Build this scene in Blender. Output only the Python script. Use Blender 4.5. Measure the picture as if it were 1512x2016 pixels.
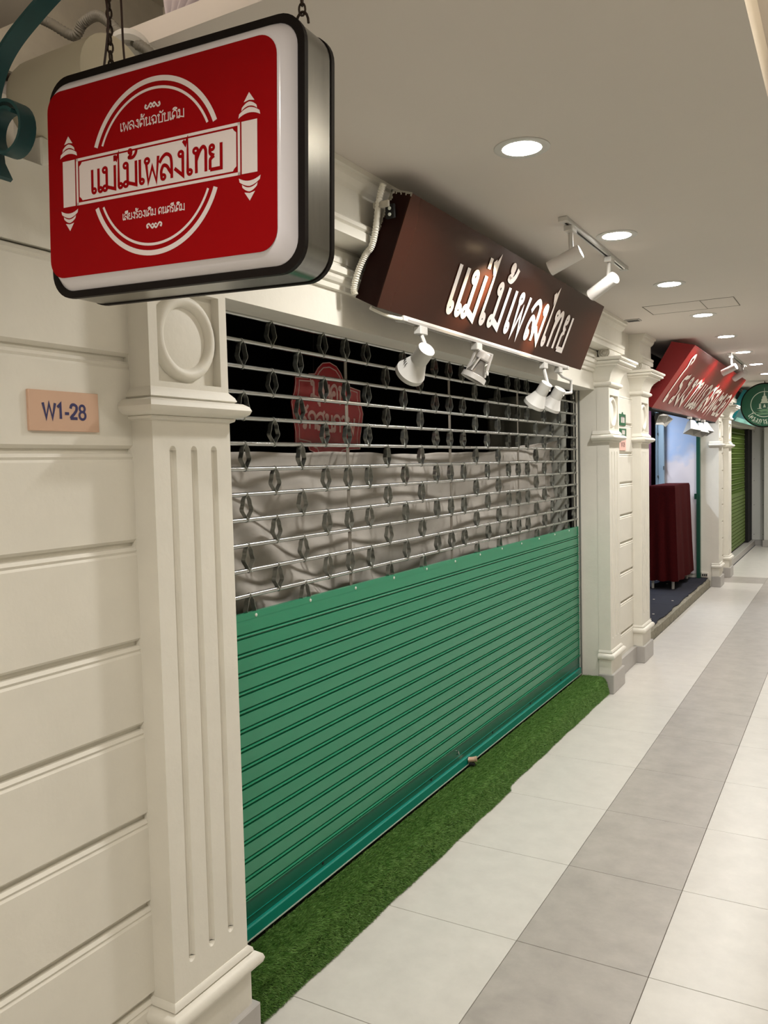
import bpy, bmesh, math, random
import numpy as np
from mathutils import Vector, Matrix
random.seed(7); rng = np.random.default_rng(7)
for o in list(bpy.data.objects): bpy.data.objects.remove(o)
scene = bpy.context.scene
COL = scene.collection
PI = math.pi

# ------------------------------------------------------------------ camera
CAMZ = 1.644; YAW, PITCH, ROLL = (math.radians(a) for a in (29.680, 3.226, -1.381))
fw = Vector((-math.sin(YAW)*math.cos(PITCH), math.cos(YAW)*math.cos(PITCH), -math.sin(PITCH)))
r0 = Vector((math.cos(YAW), math.sin(YAW), 0)); u0 = r0.cross(fw)
rt = math.cos(ROLL)*r0 + math.sin(ROLL)*u0; up = -math.sin(ROLL)*r0 + math.cos(ROLL)*u0
cam = bpy.data.cameras.new('camera'); camo = bpy.data.objects.new('camera', cam); COL.objects.link(camo)
camo.matrix_world = Matrix(((rt.x, up.x, -fw.x, 0), (rt.y, up.y, -fw.y, 0), (rt.z, up.z, -fw.z, CAMZ), (0, 0, 0, 1)))
cam.sensor_fit = 'VERTICAL'; cam.sensor_height = 24; cam.lens = 24*1624/2016
cam.clip_start = 0.02; cam.clip_end = 80
scene.camera = camo

# ------------------------------------------------------------------ world, exposure
w = bpy.data.worlds.new('world'); scene.world = w; w.use_nodes = True
w.node_tree.nodes['Background'].inputs[0].default_value = (0.9, 0.92, 1.0, 1)
w.node_tree.nodes['Background'].inputs[1].default_value = 0.05
vs = scene.view_settings; vs.view_transform = 'Standard'; vs.look = 'None'; vs.gamma = 1; vs.use_curve_mapping = False
vs.exposure = 0.20
CEIL = 2.634
LIGHT_W = 12.0                                   # watts of one downlight
COOL = (1.0, 0.975, 0.94); WARM = (1.0, 0.935, 0.85)

# ------------------------------------------------------------------ materials
def lin(c): return tuple(((v/255)/12.92 if v/255 <= .04045 else ((v/255+.055)/1.055)**2.4) for v in c)
MATS = {}
def mat(name, rgb, rough=.6, metal=0, var=0, vscale=6, bump=0, bscale=60, spec=.5, coat=0, emit=None, estr=0, rgb2=None, stretch=None):
    m = bpy.data.materials.new(name); m.use_nodes = True; nt = m.node_tree; b = nt.nodes['Principled BSDF']
    c = lin(rgb); b.inputs['Base Color'].default_value = (*c, 1); b.inputs['Roughness'].default_value = rough
    b.inputs['Metallic'].default_value = metal; b.inputs['Specular IOR Level'].default_value = spec
    b.inputs['Coat Weight'].default_value = coat
    if emit:
        b.inputs['Emission Color'].default_value = (*lin(emit), 1); b.inputs['Emission Strength'].default_value = estr
    if var or rgb2 or bump:
        tc = nt.nodes.new('ShaderNodeTexCoord'); vec = tc.outputs['Object']
        if stretch:
            mp = nt.nodes.new('ShaderNodeMapping'); mp.inputs['Scale'].default_value = stretch
            nt.links.new(vec, mp.inputs['Vector']); vec = mp.outputs['Vector']
    if var or rgb2:
        n = nt.nodes.new('ShaderNodeTexNoise'); n.inputs['Scale'].default_value = vscale; n.inputs['Detail'].default_value = 6
        n.inputs['Roughness'].default_value = .65
        nt.links.new(vec, n.inputs['Vector'])
        rp = nt.nodes.new('ShaderNodeValToRGB'); rp.color_ramp.elements[0].position = .32; rp.color_ramp.elements[1].position = .68
        c2 = lin(rgb2) if rgb2 else tuple(v*(1-var) for v in c)
        rp.color_ramp.elements[0].color = (*c2, 1); rp.color_ramp.elements[1].color = (*c, 1)
        nt.links.new(n.outputs['Fac'], rp.inputs['Fac']); nt.links.new(rp.outputs['Color'], b.inputs['Base Color'])
    if bump:
        n2 = nt.nodes.new('ShaderNodeTexNoise'); n2.inputs['Scale'].default_value = bscale; n2.inputs['Detail'].default_value = 4
        nt.links.new(vec, n2.inputs['Vector'])
        bp = nt.nodes.new('ShaderNodeBump'); bp.inputs['Strength'].default_value = bump; bp.inputs['Distance'].default_value = .004
        nt.links.new(n2.outputs['Fac'], bp.inputs['Height']); nt.links.new(bp.outputs['Normal'], b.inputs['Normal'])
    MATS[name] = m; return m
M = MATS
mat('plaster', (228, 224, 213), .55, var=.06, vscale=5, bump=.18, bscale=45)
mat('plaster_old', (206, 200, 184), .7, var=.16, vscale=7, bump=.2, bscale=30)
mat('ceiling_paint', (216, 208, 200), .8, var=.02, vscale=2)
mat('tray_paint', (232, 224, 200), .8)
mat('tile_light', (210, 206, 199), .30, var=.10, vscale=9, spec=.36, bump=.02, bscale=120)
mat('tile_dark', (176, 170, 163), .32, var=.20, vscale=8, spec=.36, bump=.02, bscale=120)
mat('grout', (120, 114, 106), .9)
mat('skirting_grey', (176, 172, 168), .35, var=.08, vscale=10)
mat('green_paint', (40, 132, 97), .27, spec=.55, var=.04, vscale=3)
mat('green_rail', (0, 92, 72), .3, var=.08, vscale=6)
mat('green_lip', (0, 124, 108), .35)
mat('galvanised', (196, 198, 196), .25, metal=1, var=.12, vscale=30)
mat('strap_steel', (112, 106, 97), .5, metal=.4)
mat('link_steel', (158, 160, 153), .3, metal=.85, var=.2, vscale=40)
mat('rivet', (214, 220, 210), .35, metal=.3)
mat('guide_rail', (120, 122, 120), .4, metal=.6)
mat('black_gap', (10, 10, 10), .8)
mat('dark_room', (26, 23, 21), .9)  # unlit depth of the shops is put into this near-black wall colour
mat('dark_header', (18, 16, 15), .9)
mat('red_vinyl', (150, 4, 10), .55, spec=.08, var=.05, vscale=20)
mat('print_white', (226, 214, 212), .45)
mat('acrylic', (226, 222, 228), .18, spec=.5)
mat('trim_black', (20, 14, 12), .5, spec=.15)
mat('brushed_black', (158, 158, 154), .24, metal=1, var=.35, vscale=8, stretch=(1, 1, .15))
mat('brown_face', (54, 27, 18), .25, spec=.2, var=.06, vscale=4)
mat('brown_side', (36, 10, 5), .6, spec=.12, var=.3, vscale=9)
mat('letter_white', (240, 232, 228), .4)
mat('flaked_white', (196, 190, 176), .8, var=.3, vscale=30)
mat('white_plastic', (204, 202, 197), .45)
mat('white_metal', (212, 208, 204), .4)
mat('aluminium', (205, 206, 205), .3, metal=.9)
mat('slot_dark', (60, 58, 54), .5)
mat('lamp_glass', (150, 146, 140), .15, metal=.4)
mat('conduit_white', (226, 222, 210), .5)
mat('conduit_grey', (118, 114, 104), .6)
mat('turf_back', (52, 80, 26), .95, var=.3, vscale=30)
mat('turf_blade', (132, 168, 94), .5, var=.45, vscale=40, rgb2=(78, 124, 48))
mat('lead', (178, 154, 128), .5)
mat('sheet', (160, 154, 146), .6, var=.14, vscale=7, bump=.9, bscale=10)
mat('tarp', (176, 176, 166), .7, var=.15, vscale=12, bump=.4, bscale=20)
mat('plaque_red', (170, 16, 30), .25, var=.05, vscale=10)
mat('plaque_white', (216, 176, 170), .4)
mat('copper_plate', (216, 180, 156), .38, metal=.25, var=.04, vscale=3)
mat('navy_ink', (46, 44, 92), .5)
mat('green_plaque', (14, 92, 58), .4)
mat('pink_plate', (232, 190, 178), .45)
mat('maroon_ink', (96, 40, 44), .5)
mat('teal_iron', (32, 76, 78), .45, var=.2, vscale=18)
mat('pipe_cream', (220, 212, 190), .5)
mat('drape', (196, 186, 190), .75, var=.12, vscale=6)
mat('chain_iron', (58, 46, 38), .5, metal=.7)
mat('cable_brown', (52, 30, 24), .5)
mat('red_face', (142, 8, 16), .24, spec=.35, var=.04, vscale=6)
mat('red_side', (140, 10, 20), .45, var=.12, vscale=8)
mat('letter_cream', (236, 226, 214), .4)
mat('carpet_blue', (30, 32, 46), .95, var=.35, vscale=30, bump=.5, bscale=150)
mat('curb_stone', (150, 144, 126), .85, var=.45, vscale=24, bump=.5, bscale=60)
mat('cloth_red', (66, 11, 13), .9, spec=.1, var=.3, vscale=60, bump=.4, bscale=120)
mat('table_leg', (214, 210, 202), .4, metal=.3)
mat('purple_curtain', (92, 40, 70), .8, var=.3, vscale=20)
mat('door_blue', (168, 190, 206), .35, metal=.3)
mat('post_green', (10, 70, 54), .4)
m_ = mat('mural', (170, 196, 234), .6, vscale=2.6, rgb2=(196, 206, 232)); nt = m_.node_tree     # printed sky: blue above, pale pink cloud below
tc = nt.nodes.new('ShaderNodeTexCoord'); sx = nt.nodes.new('ShaderNodeSeparateXYZ'); nz = nt.nodes.new('ShaderNodeTexNoise'); nz.inputs['Scale'].default_value = 3.2; nz.inputs['Detail'].default_value = 5
ad = nt.nodes.new('ShaderNodeMath'); ad.operation = 'MULTIPLY_ADD'; ad.inputs[1].default_value = .9; rp = nt.nodes.new('ShaderNodeValToRGB'); mx = nt.nodes.new('ShaderNodeMix'); mx.data_type = 'RGBA'
nt.links.new(tc.outputs['Object'], sx.inputs[0]); nt.links.new(tc.outputs['Object'], nz.inputs['Vector']); nt.links.new(nz.outputs['Fac'], ad.inputs[0]); nt.links.new(sx.outputs['Z'], ad.inputs[2])
dv = nt.nodes.new('ShaderNodeMath'); dv.operation = 'DIVIDE'; dv.inputs[1].default_value = 2.6; nt.links.new(ad.outputs[0], dv.inputs[0]); nt.links.new(dv.outputs[0], rp.inputs[0])
rp.color_ramp.elements[0].position = .70; rp.color_ramp.elements[1].position = .78; old = m_.node_tree.nodes['Principled BSDF'].inputs['Base Color'].links[0].from_socket
mx.inputs['A'].default_value = (*lin((232, 222, 226)), 1); nt.links.new(rp.outputs['Color'], mx.inputs['Factor']); nt.links.new(old, mx.inputs['B']); nt.links.new(mx.outputs['Result'], nt.nodes['Principled BSDF'].inputs['Base Color'])
mat('socket', (214, 208, 198), .45)
mat('olive_paint', (96, 120, 48), .5, var=.15, vscale=8)
mat('round_green', (12, 84, 58), .3)
mat('round_print', (206, 218, 200), .45)
mat('round_print_mid', (96, 140, 104), .45)  # second print tone, for the emblem hills
mat('teal_sign', (10, 110, 116), .3)
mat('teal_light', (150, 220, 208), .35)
mat('panel_white', (216, 216, 210), .5, var=.03, vscale=3)
mat('diffuser', (255, 252, 246), .4, emit=(255, 250, 240), estr=85)
mat('spot_lens', (255, 240, 220), .4, emit=(255, 226, 180), estr=8)
mat('tube_warm', (250, 244, 230), .4, emit=(255, 236, 200), estr=14)
mat('tube_emit', (240, 246, 255), .4, emit=(225, 236, 255), estr=6)
mat('plant', (70, 110, 30), .6)
mat('wood_pot', (70, 44, 30), .7)
mat('screw', (120, 118, 112), .4, metal=.6)

# ------------------------------------------------------------------ mesh helper
class MB:
    def __init__(s): s.v = []; s.f = []
    def add(s, vs, fs):
        n = len(s.v); s.v += [tuple(v) for v in vs]; s.f += [tuple(i+n for i in f) for f in fs]; return s
    def box(s, x0, x1, y0, y1, z0, z1):
        return s.add([(x, y, z) for x in (x0, x1) for y in (y0, y1) for z in (z0, z1)],
                     [(0, 1, 3, 2), (4, 6, 7, 5), (0, 4, 5, 1), (2, 3, 7, 6), (0, 2, 6, 4), (1, 5, 7, 3)])
    def bbox(s, x0, x1, y0, y1, z0, z1, b):      # bevelled box
        bm = bmesh.new(); bmesh.ops.create_cube(bm, size=1)
        for v in bm.verts: v.co = Vector(((x0+x1)/2+v.co.x*(x1-x0), (y0+y1)/2+v.co.y*(y1-y0), (z0+z1)/2+v.co.z*(z1-z0)))
        bmesh.ops.bevel(bm, geom=bm.edges[:], offset=b, segments=1, affect='EDGES')
        bm.verts.index_update()
        s.add([v.co[:] for v in bm.verts], [[v.index for v in f.verts] for f in bm.faces]); bm.free(); return s
    def prism(s, poly, axis, a, b):              # polygon in the two other axes (cyclic order) extruded along axis
        def P(p, t): return {'x': (t, p[0], p[1]), 'y': (p[0], t, p[1]), 'z': (p[0], p[1], t)}[axis]
        n = len(poly)
        return s.add([P(p, a) for p in poly]+[P(p, b) for p in poly],
                     [tuple(range(n))[::-1], tuple(range(n, 2*n))]+[(i, (i+1) % n, (i+1) % n+n, i+n) for i in range(n)])
    def lathe(s, prof, n=20, mtx=None, caps=True):   # prof [(r, t)] about local +z
        m = mtx or Matrix(); vs = []; fs = []
        for r, t in prof:
            for k in range(n): vs.append(m @ Vector((r*math.cos(2*PI*k/n), r*math.sin(2*PI*k/n), t)))
        for i in range(len(prof)-1):
            for k in range(n): fs.append((i*n+k, i*n+(k+1) % n, (i+1)*n+(k+1) % n, (i+1)*n+k))
        if caps:
            fs.append(tuple(range(n))[::-1]); fs.append(tuple((len(prof)-1)*n+k for k in range(n)))
        return s.add(vs, fs)
    def cyl(s, a, b, r, n=12): return s.lathe([(r, 0), (r, (Vector(b)-Vector(a)).length)], n, frame(a, b))
    def tube(s, pts, r, n=8, closed=False, wob=0):
        pts = [Vector(p) for p in pts]; N = len(pts); vs = []; fs = []; ref = None
        for i, p in enumerate(pts):
            t = (pts[(i+1) % N]-pts[i-1]) if closed else (pts[min(i+1, N-1)]-pts[max(i-1, 0)])
            t.normalize()
            if ref is None: ref = t.orthogonal()
            a = (ref-t*ref.dot(t)).normalized(); ref = a; b = t.cross(a)
            rr = r*(1+(wob if i % 2 else -wob))
            for k in range(n): vs.append(p+a*rr*math.cos(2*PI*k/n)+b*rr*math.sin(2*PI*k/n))
        for i in range(N if closed else N-1):
            j = (i+1) % N
            for k in range(n): fs.append((i*n+k, i*n+(k+1) % n, j*n+(k+1) % n, j*n+k))
        if not closed: fs.append(tuple(range(n))[::-1]); fs.append(tuple((N-1)*n+k for k in range(n)))
        return s.add(vs, fs)
    def mesh(s, name, m, smooth=False):
        me = bpy.data.meshes.new(name); me.from_pydata(s.v, [], s.f); me.update()
        bm = bmesh.new(); bm.from_mesh(me); bmesh.ops.recalc_face_normals(bm, faces=bm.faces); bm.to_mesh(me); bm.free()
        if m: me.materials.append(M[m] if isinstance(m, str) else m)
        if smooth:
            for p in me.polygons: p.use_smooth = True
            try: me.set_sharp_from_angle(angle=math.radians(40))
            except Exception: pass
        return me
    def build(s, name, m, parent=None, smooth=False): return link(name, s.mesh(name, m, smooth), parent)
def link(name, me, parent=None, loc=None):
    o = bpy.data.objects.new(name, me); COL.objects.link(o)
    if parent is not None: o.parent = parent
    if loc is not None: o.location = loc
    return o
def frame(a, b):
    a = Vector(a); z = (Vector(b)-a).normalized(); x = z.orthogonal().normalized(); y = z.cross(x)
    return Matrix(((x.x, y.x, z.x, a.x), (x.y, y.y, z.y, a.y), (x.z, y.z, z.z, a.z), (0, 0, 0, 1)))
def catmull(pts, n=8, closed=False):
    P = [Vector(p) for p in pts]; N = len(P); out = []
    for i in range(N if closed else N-1):
        a, b, c, d = (P[(i-1) % N], P[i], P[(i+1) % N], P[(i+2) % N]) if closed else (P[max(i-1, 0)], P[i], P[i+1], P[min(i+2, N-1)])
        for k in range(n):
            t = k/n; out.append(.5*((2*b)+(c-a)*t+(2*a-5*b+4*c-d)*t*t+(3*b-a-3*c+d)*t**3))
    if not closed: out.append(P[-1])
    return out
def tag(o, label=None, cat=None, group=None, kind=None):
    if label: o['label'] = label
    if cat: o['category'] = cat
    if group: o['group'] = group
    if kind: o['kind'] = kind
    return o
def thing(name, label, cat, loc=(0, 0, 0), group=None):
    o = bpy.data.objects.new(name, None); COL.objects.link(o); o.location = loc; o.empty_display_size = .05
    return tag(o, label, cat, group)
def struct(o): return tag(o, kind='structure')
class LB:                                         # a builder whose parts are given in world space but parented to a root
    def __init__(s, root): s.root = root; s.inv = Vector(root.location)
    def part(s, name, mb, m, smooth=False, parent=None):
        off = s.inv; mb.v = [tuple(Vector(v)-off) for v in mb.v]
        return mb.build(name, m, parent or s.root, smooth)

# ------------------------------------------------------------------ floor
fl = struct(MB().box(-1.575, 1.95, -1.6, 16.72, -.06, -.003).build('floor', 'grout'))
cols = [(-1.572, -.9973), (-.9973, -.5557), (-.5557, .0443), (.0443, .6443), (.6443, 1.2443), (1.2443, 1.9)]
tmesh = {}
for ci, (xa, xb) in enumerate(cols):
    for k in range(-7, 24):
        ya = 2.6+.6*k; yb = min(ya+.6, 16.7)
        dark = (ci == 1 and k < 16) or k == 15
        key = (ci, dark, round(yb-ya, 3))
        if key not in tmesh:
            g = .0012; tmesh[key] = MB().bbox(g, xb-xa-g, g, yb-ya-g, -.012, 0, .0008).mesh('tile', 'tile_dark' if dark else 'tile_light')
        link('tile', tmesh[key], fl, (xa, ya, 0))
# object coordinates restart on every tile, so give each tile its own noise by the object's place
for nm in ('tile_light', 'tile_dark'):
    nt = M[nm].node_tree; tc = [n for n in nt.nodes if n.type == 'TEX_COORD'][0]; oi = nt.nodes.new('ShaderNodeObjectInfo')
    va = nt.nodes.new('ShaderNodeVectorMath'); va.operation = 'ADD'
    nt.links.new(tc.outputs['Object'], va.inputs[0]); nt.links.new(oi.outputs['Location'], va.inputs[1])
    for n in nt.nodes:
        if n.type == 'TEX_NOISE': nt.links.new(va.outputs[0], n.inputs['Vector'])

# ------------------------------------------------------------------ ceiling with hatch and tray
HX0, HX1, HY0, HY1 = -1.9, -1.02, 1.235, 1.455
cb = MB()
cb.box(-2.0, -.213, -1.6, HY0, CEIL, CEIL+.05); cb.box(-2.0, -.213, HY1, 16.8, CEIL, CEIL+.05)
cb.box(HX1, -.213, HY0, HY1, CEIL, CEIL+.05)
cb.box(-.24, -.213, -1.6, 16.8, CEIL+.05, 2.76); cb.box(-.24, 1.95, -1.6, 16.8, 2.76, 2.80)
struct(cb.build('ceiling', 'ceiling_paint'))
# plenum above the hatch
pb = MB(); pb.box(-2.0, HX1+.06, HY0-.5, HY0-.45, CEIL+.05, 3.1); pb.box(-2.0, HX1+.06, HY1+.55, HY1+.6, CEIL+.05, 3.1)
pb.box(-2.0, -1.9, HY0-.5, HY1+.6, CEIL+.05, 3.1); pb.box(HX1+.01, HX1+.06, HY0-.5, HY1+.6, CEIL+.05, 3.1); pb.box(-2.0, HX1+.06, HY0-.5, HY1+.6, 3.1, 3.14)
struct(pb.build('ceiling_plenum', 'plaster_old'))
bl = thing('fill_bulb', 'unseen added bulb that brightens the ceiling void beside the hatch', 'lamp', (-1.35, .95, 3.06)); MB().lathe([(.014, .04), (.016, 0), (.03, -.05), (.02, -.08), (.0005, -.085)], 16).build('bulb', 'spot_lens', bl, True)  # unseen bulb added to brighten the void above the hatch
l = bpy.data.lights.new('fill_bulb_light', 'POINT'); l.energy = 3.0; l.shadow_soft_size = .04; l.color = (1, .92, .88); lo = bpy.data.objects.new('fill_bulb_light', l); COL.objects.link(lo); lo.parent = bl; lo.location = (0, 0, -.12)
# access panel and vent slot on the ceiling
ap = MB()
for x0, x1, y0, y1 in ((-1.205, -.65, 5.57, 5.575), (-1.205, -.65, 5.91, 5.915), (-1.205, -1.20, 5.57, 5.915), (-.655, -.65, 5.57, 5.915), (-.852, -.849, 5.57, 5.915)):
    ap.box(x0, x1, y0, y1, CEIL-.0015, CEIL+.01)
hatchp = thing('access_panel', 'flush rectangular access panel outlined in the ceiling beyond the third downlight', 'ceiling panel', (-.93, 5.74, CEIL))
L = LB(hatchp); L.part('joint_line', ap, 'grout')
L.part('panel_leaf', MB().box(-1.198, -.856, 5.577, 5.907, CEIL-.0008, CEIL+.005), 'ceiling_paint')
L.part('panel_leaf', MB().box(-.846, -.657, 5.577, 5.907, CEIL-.0008, CEIL+.005), 'ceiling_paint')
vt = thing('ceiling_vent', 'small pale slot grille set in the ceiling above the pilasters', 'vent', (-1.37, 6.05, CEIL))
L = LB(vt); L.part('frame', MB().bbox(-1.42, -1.32, 6.0, 6.1, CEIL-.006, CEIL+.002, .002), 'skirting_grey')
for k in range(3): L.part('slot', MB().box(-1.41, -1.33, 6.015+.028*k, 6.03+.028*k, CEIL-.0075, CEIL-.005), 'slot_dark')

# ------------------------------------------------------------------ downlights (each carries its own lamp)
ORD = ['nearest to the brown signboard\'s left end', 'second in the row, beside the ceiling spotlight track', 'third in the row, before the access panel',
       'fourth in the row, behind the access panel', 'fifth in the row, past the red sign\'s near end', 'sixth in the row, above the red sign\'s spotlights',
       'seventh in the row, near the round green sign', 'eighth in the row, beyond the round green sign']
ring_me = MB().lathe([(.062, -.004), (.080, -.006), (.088, -.003), (.088, .0), (.062, .0)], 40, caps=False).mesh('trim_ring', 'white_plastic', True)
dif_me = MB().lathe([(.0005, -.003), (.062, -.003), (.062, .002)], 40, caps=False).mesh('diffuser', 'diffuser')
def downlight(x, y, label, col, watts, z=CEIL):
    t = thing('downlight', label, 'downlight', (x, y, z), 'round recessed downlights in the corridor ceiling')
    link('trim_ring', ring_me, t); link('diffuser', dif_me, t)
    l = bpy.data.lights.new('downlight_lamp', 'AREA'); l.shape = 'DISK'; l.size = .12; l.energy = watts; l.color = col; l.spread = math.radians(150)
    lo = bpy.data.objects.new('downlight_lamp', l); COL.objects.link(lo); lo.parent = t; lo.location = (0, 0, -.008)
    return t
for k in range(8):
    downlight(-.916, 2.541+1.2*k, 'round white recessed downlight, '+ORD[k], COOL, LIGHT_W*(.93 if k < 2 else .80))
for k in range(3): downlight(-.916, 11.0-.06+1.2*(k+1)+.2, ['round downlight above the far cross strip of dark tiles', 'round downlight over the far green shutter', 'last round downlight before the end wall'][k], COOL, LIGHT_W)
for k, y in enumerate((.1, -1.1)): downlight(-.45, y, ['unseen added warm downlight over the near wall end', 'unseen added warm downlight furthest from the shops'][k], WARM, LIGHT_W*(.95, .7)[k])  # unseen warm downlights added to light the near end
for k in range(4):                               # unseen tube battens added to light the raised ceiling and the corridor
    y = 2.0+4.4*k; t = thing('tube_light', 'unseen added tube batten in the raised ceiling, number %s from the near end' % ['one', 'two', 'three', 'four'][k], 'lamp', (.16, y, 2.76), 'added tube battens in the raised ceiling')
    MB().bbox(-.03, .03, -.62, .62, -.03, 0, .003).build('batten', 'white_metal', t); MB().cyl((0, -.6, -.042), (0, .6, -.042), .013, 10).build('tube', 'tube_warm', t, True)
    l = bpy.data.lights.new('batten_fill_lamp', 'AREA'); l.shape = 'RECTANGLE'; l.size = .05; l.size_y = 1.2; l.energy = (6, 2, 2, 2)[k]; l.color = WARM if k == 0 else COOL
    lo = bpy.data.objects.new('batten_fill_lamp', l); COL.objects.link(lo); lo.parent = t; lo.location = (0, 0, -.06)

# ------------------------------------------------------------------ walls
WX = -1.543
GRV = [.305, .545, .772, 1.003, 1.216, 1.463, 1.694, 1.918, 2.136]
wl = MB()
wl.box(-2.0, -1.560, -1.6, 1.469, 0, 2.136); wl.box(-2.0, -1.550, -1.6, .80, 2.140, CEIL); wl.box(-1.70, -1.550, .80, 1.469, 2.140, 2.318); wl.box(-2.0, -1.93, .80, 1.469, 2.0, CEIL)
wl.box(-2.0, -1.545, 1.465, 1.752, 0, CEIL)
wl.box(-1.722, -1.576, 1.752, 5.770, 2.137, CEIL)
wl.box(-2.0, -1.560, 5.768, 7.050, 0, CEIL)
wl.box(-2.0, -1.560, 11.13, 12.38, 0, CEIL)
wl.box(-1.98, -1.576, 12.38, 16.75, 2.137, CEIL)
wall = struct(wl.build('wall_left', 'plaster'))
def blocks(y0, y1):
    zz = [.075]+GRV
    for a, b in zip(zz[:-1], zz[1:]):
        h = b-a; mb = MB()
        # profile in (x, z): flat face, quirk and bead along the top edge
        pr = [(-1.57, a+.006), (WX-.010, a+.006), (WX, a+.014), (WX, b-.026), (WX-.004, b-.020), (WX-.0005, b-.014), (WX-.006, b-.006), (-1.57, b-.004)]
        mb.prism(pr, 'y', y0, y1); mb.build('wall_block', 'plaster', wall)
blocks(-1.6, 1.468); blocks(6.05, 6.762); blocks(11.41, 12.085)
struct(MB().bbox(-1.56, -1.515, 6.04, 6.77, 0, .135, .003).build('baseboard_left', 'skirting_grey'))
# grey skirting and plaster rim of the near wall end
struct(MB().bbox(-1.56, -1.515, -1.6, 1.46, 0, .075, .003).build('baseboard_near', 'skirting_grey'))
struct(MB().box(1.9, 1.95, -1.6, 16.75, 0, 2.8).build('wall_right', 'plaster'))
struct(MB().box(-2.0, 1.95, -1.65, -1.6, 0, 2.8).build('wall_back', 'plaster'))
struct(MB().box(-1.66, 1.95, 16.72, 16.78, 0, 2.8).build('wall_far', 'plaster'))
struct(MB().bbox(-1.62, 1.9, 16.66, 16.72, 0, .10, .004).build('baseboard_far', 'skirting_grey'))

# entablature running over each bay
ENT = [(-1.58, 2.255), (-1.562, 2.258), (-1.560, 2.274), (-1.550, 2.280), (-1.543, 2.290), (-1.540, 2.303), (-1.530, 2.306), (-1.528, 2.324), (-1.533, 2.330),
       (-1.552, 2.334), (-1.552, 2.345), (-1.548, 2.347), (-1.548, 2.388), (-1.556, 2.392), (-1.556, 2.402), (-1.475, 2.404), (-1.452, 2.406), (-1.450, 2.434), (-1.456, 2.440), (-1.448, 2.446), (-1.447, 2.458), (-1.456, 2.466),
       (-1.470, 2.472), (-1.472, 2.570), (-1.458, 2.580), (-1.446, 2.596), (-1.442, 2.612), (-1.430, 2.616), (-1.428, CEIL-.0005), (-1.58, CEIL-.0005)]
t1 = struct(MB().prism(ENT, 'y', 1.40, 6.13).build('trim_1', 'plaster'))
t2 = struct(MB().prism([p for p in ENT if p[1] > 2.395 or p == ENT[0]][1:], 'y', 6.72, 7.12).build('trim_2', 'plaster'))
t3 = struct(MB().prism(ENT, 'y', 11.05, 16.75).build('trim_3', 'plaster'))
# framed frieze panels on the fascia
for a, b in ((1.9, 2.34), (5.20, 5.72)):
    fr = MB()
    for y0, y1, z0, z1 in ((a, b, 2.347, 2.354), (a, b, 2.384, 2.391), (a, a+.012, 2.354, 2.384), (b-.012, b, 2.354, 2.384)): fr.box(-1.55, -1.541, y0, y1, z0, z1)
    fr.build('frieze_frame', 'plaster', t1)

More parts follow.
